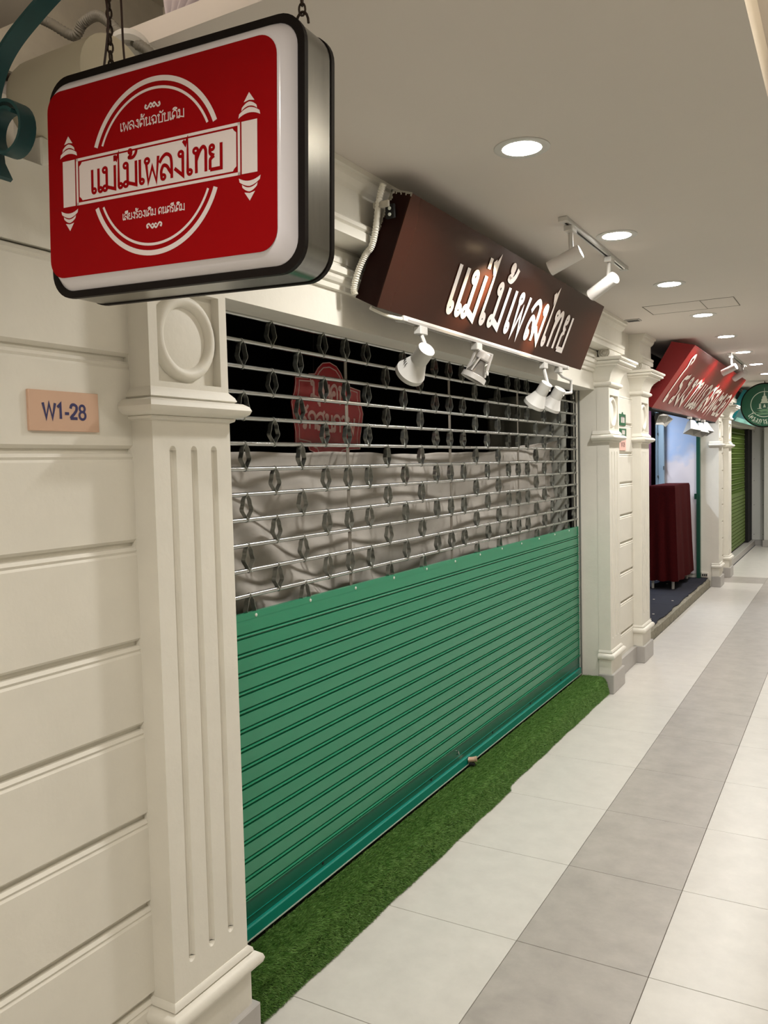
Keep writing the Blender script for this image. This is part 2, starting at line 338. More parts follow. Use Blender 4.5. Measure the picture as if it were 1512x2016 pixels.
# ------------------------------------------------------------------ pilasters
def rect_rings(mb, prof, yw, xb):                 # prof [(z, off)]; rectangle open at the back plane xb
    n = len(prof); vs = []; fs = []
    for z, o in prof: vs += [(xb, -yw-o, z), (o, -yw-o, z), (o, yw+o, z), (xb, yw+o, z)]
    for i in range(n-1):
        for k in range(4): fs.append((i*4+k, i*4+(k+1) % 4, (i+1)*4+(k+1) % 4, (i+1)*4+k))
    fs.append((0, 1, 2, 3)); fs.append(tuple((n-1)*4+k for k in range(4))); return mb.add(vs, fs)
def half_torus(z0, z1, bulge, base=0, n=7):
    zc = (z0+z1)/2; h = (z1-z0)/2
    return [(zc-h*math.cos(PI*k/(n-1)), base+bulge*math.sin(PI*k/(n-1))) for k in range(n)]
PIL = None
def pilaster_parts():
    W = .143; back = -.085; P = {}
    P['plinth'] = [MB().bbox(back, .024, -.164, .164, 0, .135, .003), 'skirting_grey', False]
    P['base_block'] = [MB().bbox(back, .006, -.150, .150, .130, .238, .003), 'plaster', False]
    P['base_molding'] = [rect_rings(MB(), [(.236, .004)]+half_torus(.238, .284, .028, .006)+[(.288, .012), (.297, .010), (.304, .002)], W, back), 'plaster', True]
    # fluted shaft
    mb = MB(); fx = (-.076, 0, .076); hw = .0115; zb, zt = .378, 1.706; z0, z1 = .300, 1.776; D = .013
    ys = [-W]+[v for c in fx for v in (c-hw, c+hw)]+[W]
    for i in range(0, len(ys), 2): mb.add([(0, ys[i], z0), (0, ys[i+1], z0), (0, ys[i+1], z1), (0, ys[i], z1)], [(0, 1, 2, 3)])
    for c in fx:
        N = 8
        for zc, s, zend in ((zt-hw, 1, z1), (zb+hw, -1, z0)):
            arc = [(c+hw*math.cos(PI*k/N), zc+s*hw*math.sin(PI*k/N)) for k in range(N+1)]
            for k in range(N):
                (ya, za), (yb_, zb_) = arc[k], arc[k+1]
                mb.add([(0, ya, za), (0, yb_, zb_), (0, yb_, zend), (0, ya, zend)], [(0, 1, 2, 3)])
                mb.add([(0, ya, za), (0, yb_, zb_), (-D, c, zc)], [(0, 1, 2)])
        q = [(-hw, 0), (-.7*hw, -.75*D), (0, -D), (.7*hw, -.75*D), (hw, 0)]
        for k in range(4):
            mb.add([(q[k][1], c+q[k][0], zb+hw), (q[k+1][1], c+q[k+1][0], zb+hw), (q[k+1][1], c+q[k+1][0], zt-hw), (q[k][1], c+q[k][0], zt-hw)], [(0, 1, 2, 3)])
    mb.add([(0, -W, z0), (back, -W, z0), (back, -W, z1), (0, -W, z1)], [(0, 1, 2, 3)]); mb.add([(0, W, z0), (back, W, z0), (back, W, z1), (0, W, z1)], [(0, 1, 2, 3)])
    P['shaft'] = [mb, 'plaster', False]
    P['necking'] = [rect_rings(MB(), [(1.768, .001), (1.772, .010), (1.778, .012)]+half_torus(1.780, 1.822, .034, .010)+[(1.826, .016), (1.836, .012), (1.846, .003), (1.850, 0)], W, -.115), 'plaster', True]
    # block with square recess
    mb = MB(); a, b = 1.846, 2.150; ry = .114; ra, rb = 1.864, 2.098; dd = -.026
    mb.box(back, dd, -W, W, a, b)
    for y0, y1, z0_, z1_ in ((-W, -ry, a, b), (ry, W, a, b), (-ry, ry, a, ra), (-ry, ry, rb, b)): mb.box(dd, 0, y0, y1, z0_, z1_)
    P['panel'] = [mb, 'plaster', False]
    mz = Matrix.Translation((dd, 0, (ra+rb)/2)) @ Matrix.Rotation(PI/2, 4, 'Y')
    P['medallion'] = [MB().lathe([(.111, 0)]+[(.094-.017*math.cos(PI*k/8)*-1, .022*math.sin(PI*k/8)) for k in range(8, -1, -1)][::-1][::-1]+[(.074, .004), (.05, .007), (.02, .008), (.0005, .008)], 40, mz), 'plaster', True]
    prof = [(2.150, .001)]+half_torus(2.155, 2.188, .020, .004)+[(2.192, .008), (2.212, .012), (2.236, .020), (2.258, .034), (2.276, .054), (2.286, .066), (2.290, .078), (2.300, .080), (2.302, .092)]+half_torus(2.304, 2.322, .010, .092, 5)+[(2.324, .106)]+half_torus(2.326, 2.346, .008, .106, 5)+[(2.347, .10)]
    P['capital'] = [rect_rings(MB(), prof, W, -.12), 'plaster', True]
    vm = Matrix.Translation((-.025, -.17, 2.384)) @ Matrix.Rotation(-PI/2, 4, 'X')
    P['volute'] = [MB().lathe([(.0005, .006), (.012, .004), (.016, .010), (.026, .003), (.030, .009), (.040, 0), (.044, .02), (.044, .12), (.038, .135), (.044, .15), (.044, .31), (.036, .33), (.0005, .325)], 28, vm, False), 'plaster', True]
    return {k: v[0].mesh(k, v[1], v[2]) for k, v in P.items()}
PM = pilaster_parts()
for yc, lab in ((1.609, 'large cream fluted pilaster in the foreground beside the number plate'), (5.908, 'cream fluted pilaster at the far end of the bright green shutter'),
                (6.902, 'cream fluted pilaster at the near side of the open shop with the red sign'), (11.272, 'distant cream pilaster at the far side of the open shop'), (12.222, 'farthest cream pilaster, beside the olive green shutter')):
    t = thing('pilaster', lab, 'pilaster', (-1.475, yc, 0), 'fluted pilasters along the shop fronts')
    ch = {nme: link(nme, me, t) for nme, me in PM.items()}; ch['medallion'].parent = ch['panel']

# ------------------------------------------------------------------ main roller shutter
SX = -1.70; SY0, SY1 = 1.757, 5.762
def ribbon_link():
    # flat strip bent to a wavy diamond in the YZ plane, bar to bar, with hooked ends; strip width along X
    H = .0823; half = []
    for k in range(15):
        t = k/14; wv = .0215*math.sin(PI*t)**.85+.0030*math.sin(4*PI*t)*math.sin(PI*t)
        half.append((max(wv, .0017), H*(1-t)))
    mb = MB(); th = .0017; x0, x1 = -.009, .009
    for s in (-1, 1):
        n = len(half); vs = []
        for y, z in half: vs += [(x0, s*y, z), (x1, s*y, z), (x1, s*(y-th), z), (x0, s*(y-th), z)]
        fs = []
        for i in range(n-1):
            for k in range(4): fs.append((i*4+k, i*4+(k+1) % 4, (i+1)*4+(k+1) % 4, (i+1)*4+k))
        fs += [(0, 1, 2, 3), ((n-1)*4, (n-1)*4+1, (n-1)*4+2, (n-1)*4+3)]
        mb.add(vs, fs)
    for zc in (0, H):                             # hooks round the bars
        mb.add(*ring_band(0, 0, zc, .0088, .0078, .003))
    return mb
def ring_band(x, y, z, ro, ri, hw, n=12):
    vs = []; fs = []
    for k in range(n):
        c, s = math.cos(2*PI*k/n), math.sin(2*PI*k/n)
        vs += [(x+ro*c, y-hw, z+ro*s), (x+ro*c, y+hw, z+ro*s), (x+ri*c, y+hw, z+ri*s), (x+ri*c, y-hw, z+ri*s)]
    for k in range(n):
        j = (k+1) % n
        for q in range(4): fs.append((k*4+q, k*4+(q+1) % 4, j*4+(q+1) % 4, j*4+q))
    return vs, fs
sh = thing('roller_shutter', 'closed bright green slatted roller shutter with an open steel link grille above', 'shutter', (SX, SY0, 0))
L = LB(sh)
BARS = [2.134-.0818*k for k in range(12)]
bar_me = MB().cyl((0, 0, 0), (0, SY1-SY0-.03, 0), .0075, 12).mesh('bar', 'galvanised', True)
for z in BARS: link('bar', bar_me, sh, (0, .015, z))
link_me = ribbon_link().mesh('grille_link', 'link_steel', False)
strap_me = MB().box(-.0008, .0008, -.0105, .0105, 0, .0823).mesh('strap', 'strap_steel')
for sgn in (0,): pass
C0, CP = 2.088, .1555
A = {-1, 1, 3, 4, 5, 7, 9, 10, 11, 13, 15, 16, 17, 19, 21, 23}; B = {-2, 0, 2, 6, 8, 12, 14, 18, 20, 22}; S = {4, 10, 16}
for r in range(12):
    zb = BARS[r]-.0823
    for c in (A if r % 2 == 0 else B):
        y = C0+CP*c-SY0-.004*(c > 3)*0
        if y < .03 or y > SY1-SY0-.03: continue
        o = link('grille_link', link_me, sh, (0, y, zb)); o.rotation_euler = (0, 0, random.uniform(-.10, .10))
    if r % 2:
        for c in S:
            o = link('strap', strap_me, sh, (.0, C0+CP*c-SY0, zb)); o.rotation_euler = (0, 0, random.uniform(-.15, .15))
# slats
PITCH_S = .0605; ZT = 1.181
NS = 15
prof = [(.0, 0), (.0, -.0415), (-.0065, -.0435), (-.0075, -.0465), (.001, -.0485), (.0025, -.0510), (.001, -.0535), (-.0080, -.0555), (-.0080, -.0590), (0, -.0605)]
def slat(pr):
    mb = MB(); n = len(pr); y0, y1 = .012, SY1-SY0-.012
    vs = [(x, y, z) for x, z in pr for y in (y0, y1)]+[(-.014, y, z) for z in (pr[0][1], pr[-1][1]) for y in (y0, y1)]
    fs = [(2*i, 2*i+1, 2*i+3, 2*i+2) for i in range(n-1)]
    a = 2*n; fs += [(a, a+1, a+3, a+2), (0, 1, a+1, a), (2*n-2, 2*n-1, a+3, a+2)]
    fs += [tuple([2*i for i in range(n)]+[a+2, a]), tuple([2*i+1 for i in range(n)]+[a+3, a+1])]
    return mb.add(vs, fs)
slat_me = slat(prof).mesh('slat', 'green_paint')
for k in range(NS): link('slat', slat_me, sh, (.010, 0, ZT-.022-PITCH_S*k))
z_end = ZT-.022-PITCH_S*NS
top = slat([(0, 0), (0, -.020), (0, -.0225)]).build('top_slat', 'green_paint', sh); top.location = (.010, 0, ZT)
riv_me = MB().lathe([(.0060, 0), (.0056, .0015), (.003, .003), (.0003, .0034)], 12, Matrix.Rotation(PI/2, 4, 'Y'), False).mesh('rivet', 'rivet', True)
for k in range(-1, 12):
    y = 2.107+.3085*k+.0015*k-SY0
    if .02 < y < SY1-SY0-.02: link('rivet', riv_me, top, (0, y, 1.168-ZT))
br = MB().prism([(-.012, .250), (.008, .250), (.008, .169), (-.012, .169)], 'y', .012, SY1-SY0-.012); br.build('bottom_rail', 'green_rail', sh)
MB().prism([(-.012, .255), (.012, .255), (.012, z_end+.0), (-.012, z_end+.0)], 'y', .012, SY1-SY0-.012).build('end_slat', 'green_paint', sh)
MB().prism([(.007, .196), (.0105, .196), (.0105, .1945), (.007, .1945)], 'y', .012, SY1-SY0-.012).build('rail_seam', 'green_lip', sh)
MB().prism([(-.012, .170), (.016, .170), (.020, .166), (.020, .130), (-.012, .130)], 'y', .012, SY1-SY0-.012).build('bottom_lip', 'green_lip', sh)
MB().box(.014, .0215, .012, SY1-SY0-.012, .125, .1295).build('rubber_edge', 'rivet', sh)
for y0 in (0, SY1-SY0-.045):
    g = MB(); g.box(-.03, -.02, y0, y0+.045, .125, 2.136); g.box(.018, .022, y0+.02, y0+.045, .125, 2.136) if y0 else g.box(.018, .022, y0, y0+.025, .125, 2.136)
    if y0: g.box(-.02, .018, y0+.040, y0+.045, .125, 2.136)
    else: g.box(-.02, .018, y0, y0+.005, .125, 2.136)
    g.build('guide_rail', 'guide_rail', sh)
MB().cyl((.002, 3.55-.055, 1.25), (.002, 3.55-.055, 2.13), .006, 10)
MB().cyl((-.002, SY1-SY0-.075, 1.18), (-.002, SY1-SY0-.075, 2.13), .008, 10).build('tie_rod', 'galvanised', sh, True)
for y in (2.45, 3.35, 4.1, 4.7, 5.3): MB().lathe([(.006, 0), (.005, .002), (.0005, .003)], 10, Matrix.Translation((.008, y-SY0, .185)) @ Matrix.Rotation(PI/2, 4, 'Y'), False).build('screw_hole', 'black_gap', sh)
hd = MB(); hd.tube([(.008, 3.63-SY0, .232), (.02, 3.63-SY0, .230), (.022, 3.63-SY0, .218), (.008, 3.63-SY0, .212)], .003, 8); hd.build('pull_tab', 'galvanised', sh, True)
pk = thing('padlock', 'small brass cylinder lock fixed on the teal bottom rail of the shutter', 'lock', (-1.679, 3.745, .152))
MB().cyl((0, .0, 0), (.034, .012, .004), .013, 16).build('barrel', 'copper_plate', pk, True)
MB().cyl((.030, .011, .004), (.040, .0145, .005), .0145, 16).build('key_face', 'lead', pk, True)
MB().lathe([(.012, 0), (.017, .001), (.017, .004), (.012, .004)], 16, frame((-.002, 0, 0), (.03, .01, 0))).build('collar', 'galvanised', pk, True)
MB().bbox(.006, .036, -.012, .008, -.024, -.013, .002).build('hasp', 'black_gap', pk)
# white jamb strip at the far side of the opening
struct(MB().bbox(-1.703, -1.686, 5.742, 5.768, .12, 2.137, .002).build('trim_4', 'plaster'))

# ------------------------------------------------------------------ artificial turf
def turf(y0, y1, xa, xb, label):
    t = thing('turf_mat', label, 'artificial grass', (-1.6, (y0+y1)/2, 0), 'artificial grass strips along the threshold')
    L = LB(t); N = 60
    prof0 = [(-1.676, .114), (-1.575, .118), (-1.548, .115), (-1.532, .104), (-1.522, .084), (-1.514, .044), (-1.508, .003)]
    ys = np.linspace(y0, y1, N); vs = []; fs = []
    ed = lambda y: (xa+(xb-xa)*(y-y0)/(y1-y0))+.002*math.sin(9*y)+.0015*math.sin(23*y+1)
    def P(i, y):
        x, z = prof0[i]; f = max(0, (x+1.60)/(.092)); return (x+f*(ed(y)+1.508), y, z)
    m = len(prof0)
    for y in ys: vs += [P(i, y) for i in range(m)]+[(ed(y)-.004, y, 0), (-1.672, y, 0)]
    m2 = m+2
    for j in range(N-1):
        for i in range(m2): fs.append((j*m2+i, j*m2+(i+1) % m2, (j+1)*m2+(i+1) % m2, (j+1)*m2+i))
    fs += [tuple(range(m2)), tuple((N-1)*m2+i for i in range(m2))]
    L.part('mat_backing', MB().add(vs, fs), 'turf_back', True)
    n = int(36000*(y1-y0)); seg = rng.random(n)
    pl = np.array(prof0); d = np.hypot(np.diff(pl[:, 0]), np.diff(pl[:, 1])); cum = np.r_[0, np.cumsum(d)]
    s = seg*cum[-1]; idx = np.clip(np.searchsorted(cum, s)-1, 0, len(d)-1); fr = (s-cum[idx])/d[idx]
    yy = y0+(y1-y0)*rng.random(n); e = xa+(xb-xa)*(yy-y0)/(y1-y0)+.002*np.sin(9*yy)+.0015*np.sin(23*yy+1)
    px = pl[idx, 0]+(pl[idx+1, 0]-pl[idx, 0])*fr; pz = pl[idx, 1]+(pl[idx+1, 1]-pl[idx, 1])*fr
    px = px+np.maximum(0, (px+1.60)/.092)*(e+1.508)
    nx = -(pl[idx+1, 1]-pl[idx, 1])/d[idx]; nz = (pl[idx+1, 0]-pl[idx, 0])/d[idx]
    base = np.stack([px, yy, pz], 1); nor = np.stack([nx, 0*nx, nz], 1)
    h = np.where(idx < 3, rng.uniform(.010, .020, n), rng.uniform(.008, .014, n))[:, None]; tilt = rng.normal(0, .30, (n, 3)); droop = (idx < 3)[:, None]*np.array([[.9, 0, -.55]]); dirv = nor+tilt+droop; dirv /= np.linalg.norm(dirv, axis=1)[:, None]
    side = np.cross(dirv, rng.normal(0, 1, (n, 3))); side /= np.linalg.norm(side, axis=1)[:, None]; side *= .0014
    tip = base+dirv*h; tip[:, 2] = np.maximum(tip[:, 2], .001)
    tip[:, 1] = np.clip(tip[:, 1], y0+.002, y1-.002)
    V = np.stack([base-side, base+side, tip], 1).reshape(-1, 3)-np.array(t.location)
    me = bpy.data.meshes.new('grass_blades'); me.from_pydata(V.tolist(), [], np.arange(3*n).reshape(-1, 3).tolist()); me.materials.append(M['turf_blade'])
    o = link('grass_blades', me, t); o['kind'] = 'stuff'
turf(1.775, 3.815, -1.512, -1.484, 'near strip of artificial grass on the step, its cut corner sticking out')
turf(3.822, 5.735, -1.508, -1.487, 'far strip of artificial grass, running up to the second pilaster')

# ------------------------------------------------------------------ shop interior behind the grille
def room(name, x0, x1, y0, y1, z0, z1, m):
    mb = MB(); t = .03
    mb.box(x0-t, x0, y0, y1, z0, z1); mb.box(x0, x1, y0-t, y0, z0, z1); mb.box(x0, x1, y1, y1+t, z0, z1); mb.box(x0, x1, y0, y1, z1, z1+t); mb.box(x0, x1, y0, y1, z0-t, z0)
    return struct(mb.build(name, m))
room('wall_shop_interior', -4.4, -1.735, 1.79, 5.74, .10, 2.62, 'dark_room')
struct(MB().box(-1.98, -1.66, 1.757, 5.765, .0, .069).build('floor_threshold', 'curb_stone'))
ny, nz = 340, 110; vs = []; fs = []
for j in range(ny):
    y = 1.80+(5.66-1.80)*j/(ny-1)
    top = 1.710-.012*math.sin(1.1*(y-1.8))-.003*math.sin(6*y)+(.06*max(0, (y-4.2)/1.3)**1.2)+.002*math.sin(17*y)
    bot = .45+(.85*max(0, (y-4.7)/.9)**1.3)
    for i in range(nz):
        t = i/(nz-1); z = top+(bot-top)*t
        d = (z*.9-y*.8)
        x = -1.815+.016*math.sin(7*(y*.55+z*1.3))+.012*math.sin(11*(z-.45*y)+2)+.006*math.sin(31*z+4*y)+sum(a_*math.exp(-((y-y_-1.15*(1.7-z))/w_)**2) for y_, w_, a_ in ((1.90, .08, .040), (2.10, .07, -.024), (1.62, .10, .045), (2.42, .09, .018)))*min(1, t*8)-.02*t+.02*math.sin(3*y)+.02*max(0, (y-4.9))*math.sin(26*y+3*z)
        vs.append((x+.006*(i == 0), y, z))
for j in range(ny-1):
    for i in range(nz-1): fs.append((j*nz+i, (j+1)*nz+i, (j+1)*nz+i+1, j*nz+i+1))
shm = MB().add(vs, fs).build('hanging_sheet', 'sheet', None, True); so = shm.modifiers.new('thickness', 'SOLIDIFY'); so.thickness = .003
tag(shm, 'wrinkled grey fabric sheet hung inside behind the steel grille', 'sheet')
ny2 = 24; vs = []; fs = []
for j in range(ny2):
    x = -2.35+(2.35-1.76)*j/(ny2-1)
    for i in range(20):
        z = .5+1.62*i/19; vs.append((x, 5.705-.01*math.sin(20*x+3*z)-.006*math.sin(40*x), z))
for j in range(ny2-1):
    for i in range(19): fs.append((j*20+i, (j+1)*20+i, (j+1)*20+i+1, j*20+i+1))
tp = MB().add(vs, fs).build('side_tarpaulin', 'tarp', None, True); tag(tp, 'dull grey tarpaulin hanging at the far inner side of the closed shop', 'tarpaulin')
so = tp.modifiers.new('thickness', 'SOLIDIFY'); so.thickness = .003
# potted plant seen low behind the sheet
pt = thing('potted_plant', 'green leafy plant showing below the lifted corner of the grey sheet', 'plant', (-2.10, 5.45, .85))
MB().lathe([(.06, 0), (.09, .22), (.096, .22), (.096, .24), (.085, .24), (.08, .2)], 18).build('pot', 'wood_pot', pt, True)
st = MB().box(-.12, .12, -.16, .16, -.75, -.002); st.build('plant_stand', 'wood_pot', pt)
lf = MB()
for k in range(36):
    a = random.uniform(0, 2*PI); r = random.uniform(.03, .12); h = random.uniform(.28, .55); c = Vector((r*.9*math.cos(a), r*math.sin(a), h)); b = Vector((.03*math.cos(a), .03*math.sin(a), .2)); sd = Vector((-math.sin(a), math.cos(a), 0))*.018
    m_ = (b+c)/2+Vector((0, 0, .03)); lf.add([b, m_+sd, c, m_-sd], [(0, 1, 2, 3)])
lf.build('leaves', 'plant', pt)

# ------------------------------------------------------------------ stroke lettering
def ring(cx, cy, r): return ('r', cx, cy, r)
def ln(*p): return ('l', p)
def cv(*p): return ('c', p)
G = {
 'เ': (.30, [ln((.07, 1), (.07, .10)), ring(.16, .10, .09)]),
 'แ': (.62, [ln((.07, 1), (.07, .10)), ring(.16, .10, .09), ln((.40, 1), (.40, .10)), ring(.49, .10, .09)]),
 'ไ': (.32, [ln((-.13, 1.38), (-.02, 1.22), (.07, 1.42), (.07, .10)), ring(.16, .10, .09)]),
 'โ': (.34, [cv((.30, 1.36), (.40, 1.48), (.22, 1.62), (.02, 1.52), (.10, 1.36), (.16, 1.20), (.09, 1.0), (.07, .6), (.07, .1)), ring(.16, .10, .09)]),
 'ม': (.74, [ring(.11, .88, .10), ln((.20, .90), (.20, .16), (.62, .02), (.62, 1)), ring(.11, .12, .10)]),
 'พ': (.76, [ring(.12, .88, .10), ln((.08, .80), (.17, 0), (.37, .62), (.56, 0), (.66, 1))]),
 'ล': (.66, [cv((-.04, .70), (.10, .90), (.28, 1.0), (.46, .90), (.52, .68), (.53, .4), (.53, 0)), cv((.05, .10), (.04, .36), (.14, .56), (.30, .52), (.42, .34), (.52, .20)), ring(.13, .11, .09)]),
 'ส': (.66, [cv((-.04, .70), (.10, .90), (.28, 1.0), (.46, .90), (.52, .68), (.53, .4), (.53, 0)), cv((.05, .10), (.04, .36), (.14, .56), (.30, .52), (.42, .34), (.52, .20)), ring(.13, .11, .09), ln((.42, .92), (.60, 1.14))]),
 'ง': (.54, [ring(.30, .88, .10), ln((.39, .90), (.39, .02), (.0, .36))]),
 'ท': (.70, [ring(.12, .88, .10), ln((.14, .80), (.14, 0)), cv((.14, .48), (.28, .80), (.44, .98), (.56, .86), (.57, .5), (.57, 0))]),
 'ย': (.66, [ring(.14, .88, .09), cv((.06, .86), (.07, .66), (.24, .55)), cv((.24, .55), (.08, .44), (.06, .24), (.06, .03)), ln((.06, .03), (.55, .03), (.55, 1))]),
 'ต': (.64, [cv((.09, 0), (.03, .34), (.05, .76), (.16, .97), (.28, .86), (.40, .98), (.52, .76), (.53, .4), (.53, 0)), ring(.20, .34, .09), ln((.09, 0), (.20, .24))]),
 'ด': (.64, [cv((.09, 0), (.03, .34), (.05, .76), (.28, 1.0), (.48, .86), (.53, .5), (.53, 0)), ring(.20, .34, .09), ln((.09, 0), (.20, .24))]),
 'ค': (.64, [cv((.09, 0), (.03, .34), (.05, .76), (.28, 1.0), (.48, .86), (.53, .5), (.53, 0)), ring(.26, .50, .09), cv((.09, 0), (.10, .25), (.18, .45))]),
 'น': (.72, [ring(.12, .88, .10), ln((.14, .80), (.14, .02), (.44, .17)), ln((.50, 1), (.50, .12)), ring(.58, .11, .09)]),
 'บ': (.66, [ring(.12, .88, .10), ln((.14, .80), (.14, .03), (.55, .03), (.55, 1))]),
 'ข': (.62, [ring(.11, .88, .09), cv((.20, .86), (.16, .68), (.10, .6), (.14, .3), (.14, .03)), ln((.14, .03), (.50, .03), (.50, 1))]),
 'ช': (.66, [ring(.11, .88, .09), cv((.20, .86), (.16, .68), (.10, .6), (.14, .3), (.14, .03)), ln((.14, .03), (.50, .03), (.50, .8), (.62, 1.08))]),
 'ฉ': (.68, [cv((-.02, .74), (.12, .94), (.30, 1.0), (.48, .88), (.54, .6), (.54, .1)), ring(.13, .52, .09), ln((.20, .50), (.20, .03), (.36, .16), (.54, .02)), ring(.46, .16, .07)]),
 'ก': (.64, [cv((.10, 0), (.11, .34), (.12, .58), (.02, .70), (.12, .93), (.32, 1.0), (.50, .84), (.53, .5), (.53, 0))]),
 'ภ': (.66, [ring(.06, .10, .08), cv((.14, .06), (.13, .34), (.14, .58), (.04, .70), (.14, .93), (.34, 1.0), (.52, .84), (.55, .5), (.55, 0))]),
 'ร': (.50, [ring(.24, .10, .09), cv((.33, .10), (.33, .40), (.26, .58), (.04, .70), (.08, .92), (.24, .93), (.42, 1.02))]),
 'อ': (.64, [ring(.18, .54, .09), cv((.09, .52), (.04, .26), (.12, .04), (.30, .02), (.48, .06), (.54, .40), (.50, .82), (.30, 1.0), (.10, .94), (.03, .82))]),
 'ว': (.50, [cv((.02, .82), (.10, .96), (.24, 1.0), (.37, .86), (.39, .5), (.39, .10)), ring(.30, .10, .09)]),
 'ห': (.72, [ring(.12, .88, .10), ln((.14, .80), (.14, 0)), cv((.14, .46), (.34, .60), (.48, .72)), ring(.54, .84, .09), cv((.46, .72), (.56, .5), (.57, 0))]),
 'า': (.44, [cv((.02, .80), (.08, .95), (.20, 1.0), (.32, .86), (.34, .5), (.34, 0))]),
 'ะ': (.40, [ring(.10, .76, .07), cv((.16, .70), (.26, .70), (.34, .86)), ring(.10, .30, .07), cv((.16, .24), (.26, .24), (.34, .40))]),
 '่': (0, [ln((-.12, 1.16), (-.12, 1.40))]),
 '้': (0, [ring(-.40, 1.42, .07), cv((-.34, 1.36), (-.38, 1.26), (-.46, 1.18), (-.28, 1.16), (-.14, 1.28), (-.08, 1.46))]),
 'ั': (0, [ring(-.36, 1.24, .06), cv((-.32, 1.18), (-.20, 1.14), (-.08, 1.24), (-.02, 1.38))]),
 'ิ': (0, [cv((-.56, 1.14), (-.46, 1.28), (-.30, 1.32), (-.14, 1.24), (-.10, 1.14)), ln((-.58, 1.14), (-.08, 1.14))]),
 'ี': (0, [cv((-.56, 1.14), (-.46, 1.28), (-.30, 1.32), (-.14, 1.24), (-.10, 1.14)), ln((-.58, 1.14), (-.10, 1.14), (-.10, 1.42))]),
 'ุ': (0, [ring(-.16, -.18, .05), ln((-.10, -.16), (-.10, -.40))]),
 ' ': (.36, []),
}
def ribbon(mb, pts, wd, map3, z, closed=False):
    P = [Vector((p[0], p[1])) for p in pts]; N = len(P); Lf = []; Rt = []
    for i in range(N):
        a = P[i-1] if (i or closed) else None; b = P[(i+1) % N] if (i < N-1 or closed) else None
        d1 = (P[i]-a).normalized() if a is not None else None; d2 = (b-P[i]).normalized() if b is not None else None
        if d1 is None: d1 = d2
        if d2 is None: d2 = d1
        n1 = Vector((-d1.y, d1.x)); n2 = Vector((-d2.y, d2.x)); nn = n1+n2
        if nn.length < 1e-4: nn = n1
        nn.normalize(); k = 1/max(.45, nn.dot(n1)); Lf.append(P[i]+nn*wd/2*k); Rt.append(P[i]-nn*wd/2*k)
    vs = [map3(q.x, q.y, z) for pr in zip(Lf, Rt) for q in pr]
    fs = [(2*i, 2*i+1, 2*((i+1) % N)+1, 2*((i+1) % N)) for i in range(N if closed else N-1)]
    mb.add(vs, fs)
def glyph(mb, ch, x, y, sx, sy, wd, map3, z, slant=0):
    tr = lambda p: (x+p[0]*sx+p[1]*sy*slant, y+p[1]*sy)
    for k, s in enumerate(G[ch][1]):
        zz = z+k*.00004
        if s[0] == 'r':
            pts = [tr((s[1]+s[3]*math.cos(2*PI*q/20), s[2]+s[3]*1.0*sx/sy*math.sin(2*PI*q/20) if False else s[2]+s[3]*math.sin(2*PI*q/20))) for q in range(20)]
            ribbon(mb, pts, wd*.85, map3, zz, True)
        else:
            pts = [tr(p) for p in s[1]]
            if s[0] == 'c': pts = [(q.x, q.y) for q in catmull([(p[0], p[1], 0) for p in pts], 6)]
            ribbon(mb, pts, wd, map3, zz)
G.update({
 'W': (1.06, [ln((.02, 1), (.26, .02), (.50, .96), (.74, .02), (.98, 1))]),
 '1': (.62, [ln((.10, .74), (.34, .96), (.34, 0))]),
 '-': (.48, [ln((.06, .36), (.40, .36))]),
 '2': (.72, [cv((.06, .70), (.14, .92), (.34, .97), (.54, .86), (.55, .64), (.38, .40), (.12, .16), (.06, .05)), ln((.02, .06), (.60, .06))]),
 '8': (.72, [('r', .31, .73, .215), ('r', .31, .27, .255)]),
 '9': (.72, [('r', .31, .68, .25), cv((.56, .68), (.52, .30), (.34, .06), (.08, .10))])})
def plate_text(t, h, wd, x, m, root):
    mb = MB(); sx = h*.98; write(mb, t, -text_width(t)*sx/2, -h/2, sx, h, wd, lambda u, v, z: Vector((x+z, u, v)), 0)
    return mb.build('lettering', m, [c for c in root.children if c.name.startswith('plate')][0])
def text_width(t): return sum(G[c][0] for c in t)
def write(mb, t, x, y, sx, sy, wd, map3, z, slant=0):
    for c in t:
        glyph(mb, c, x, y, sx, sy, wd, map3, z, slant); x += G[c][0]*sx
    return x
def latin(txt, size, map3, m, name, parent, center=(0, 0), bold=0):
    cu = bpy.data.curves.new('tmp', 'FONT'); cu.body = txt; cu.size = size; cu.align_x = 'CENTER'; cu.align_y = 'CENTER'; cu.offset = bold
    ob = bpy.data.objects.new('tmp', cu); COL.objects.link(ob)
    dg = bpy.context.evaluated_depsgraph_get(); me = bpy.data.meshes.new_from_object(ob.evaluated_get(dg))
    bpy.data.objects.remove(ob); bpy.data.curves.remove(cu)
    for v in me.vertices: v.co = map3(v.co.x+center[0], v.co.y+center[1])
    me.materials.clear(); me.materials.append(M[m]); return link(name, me, parent)

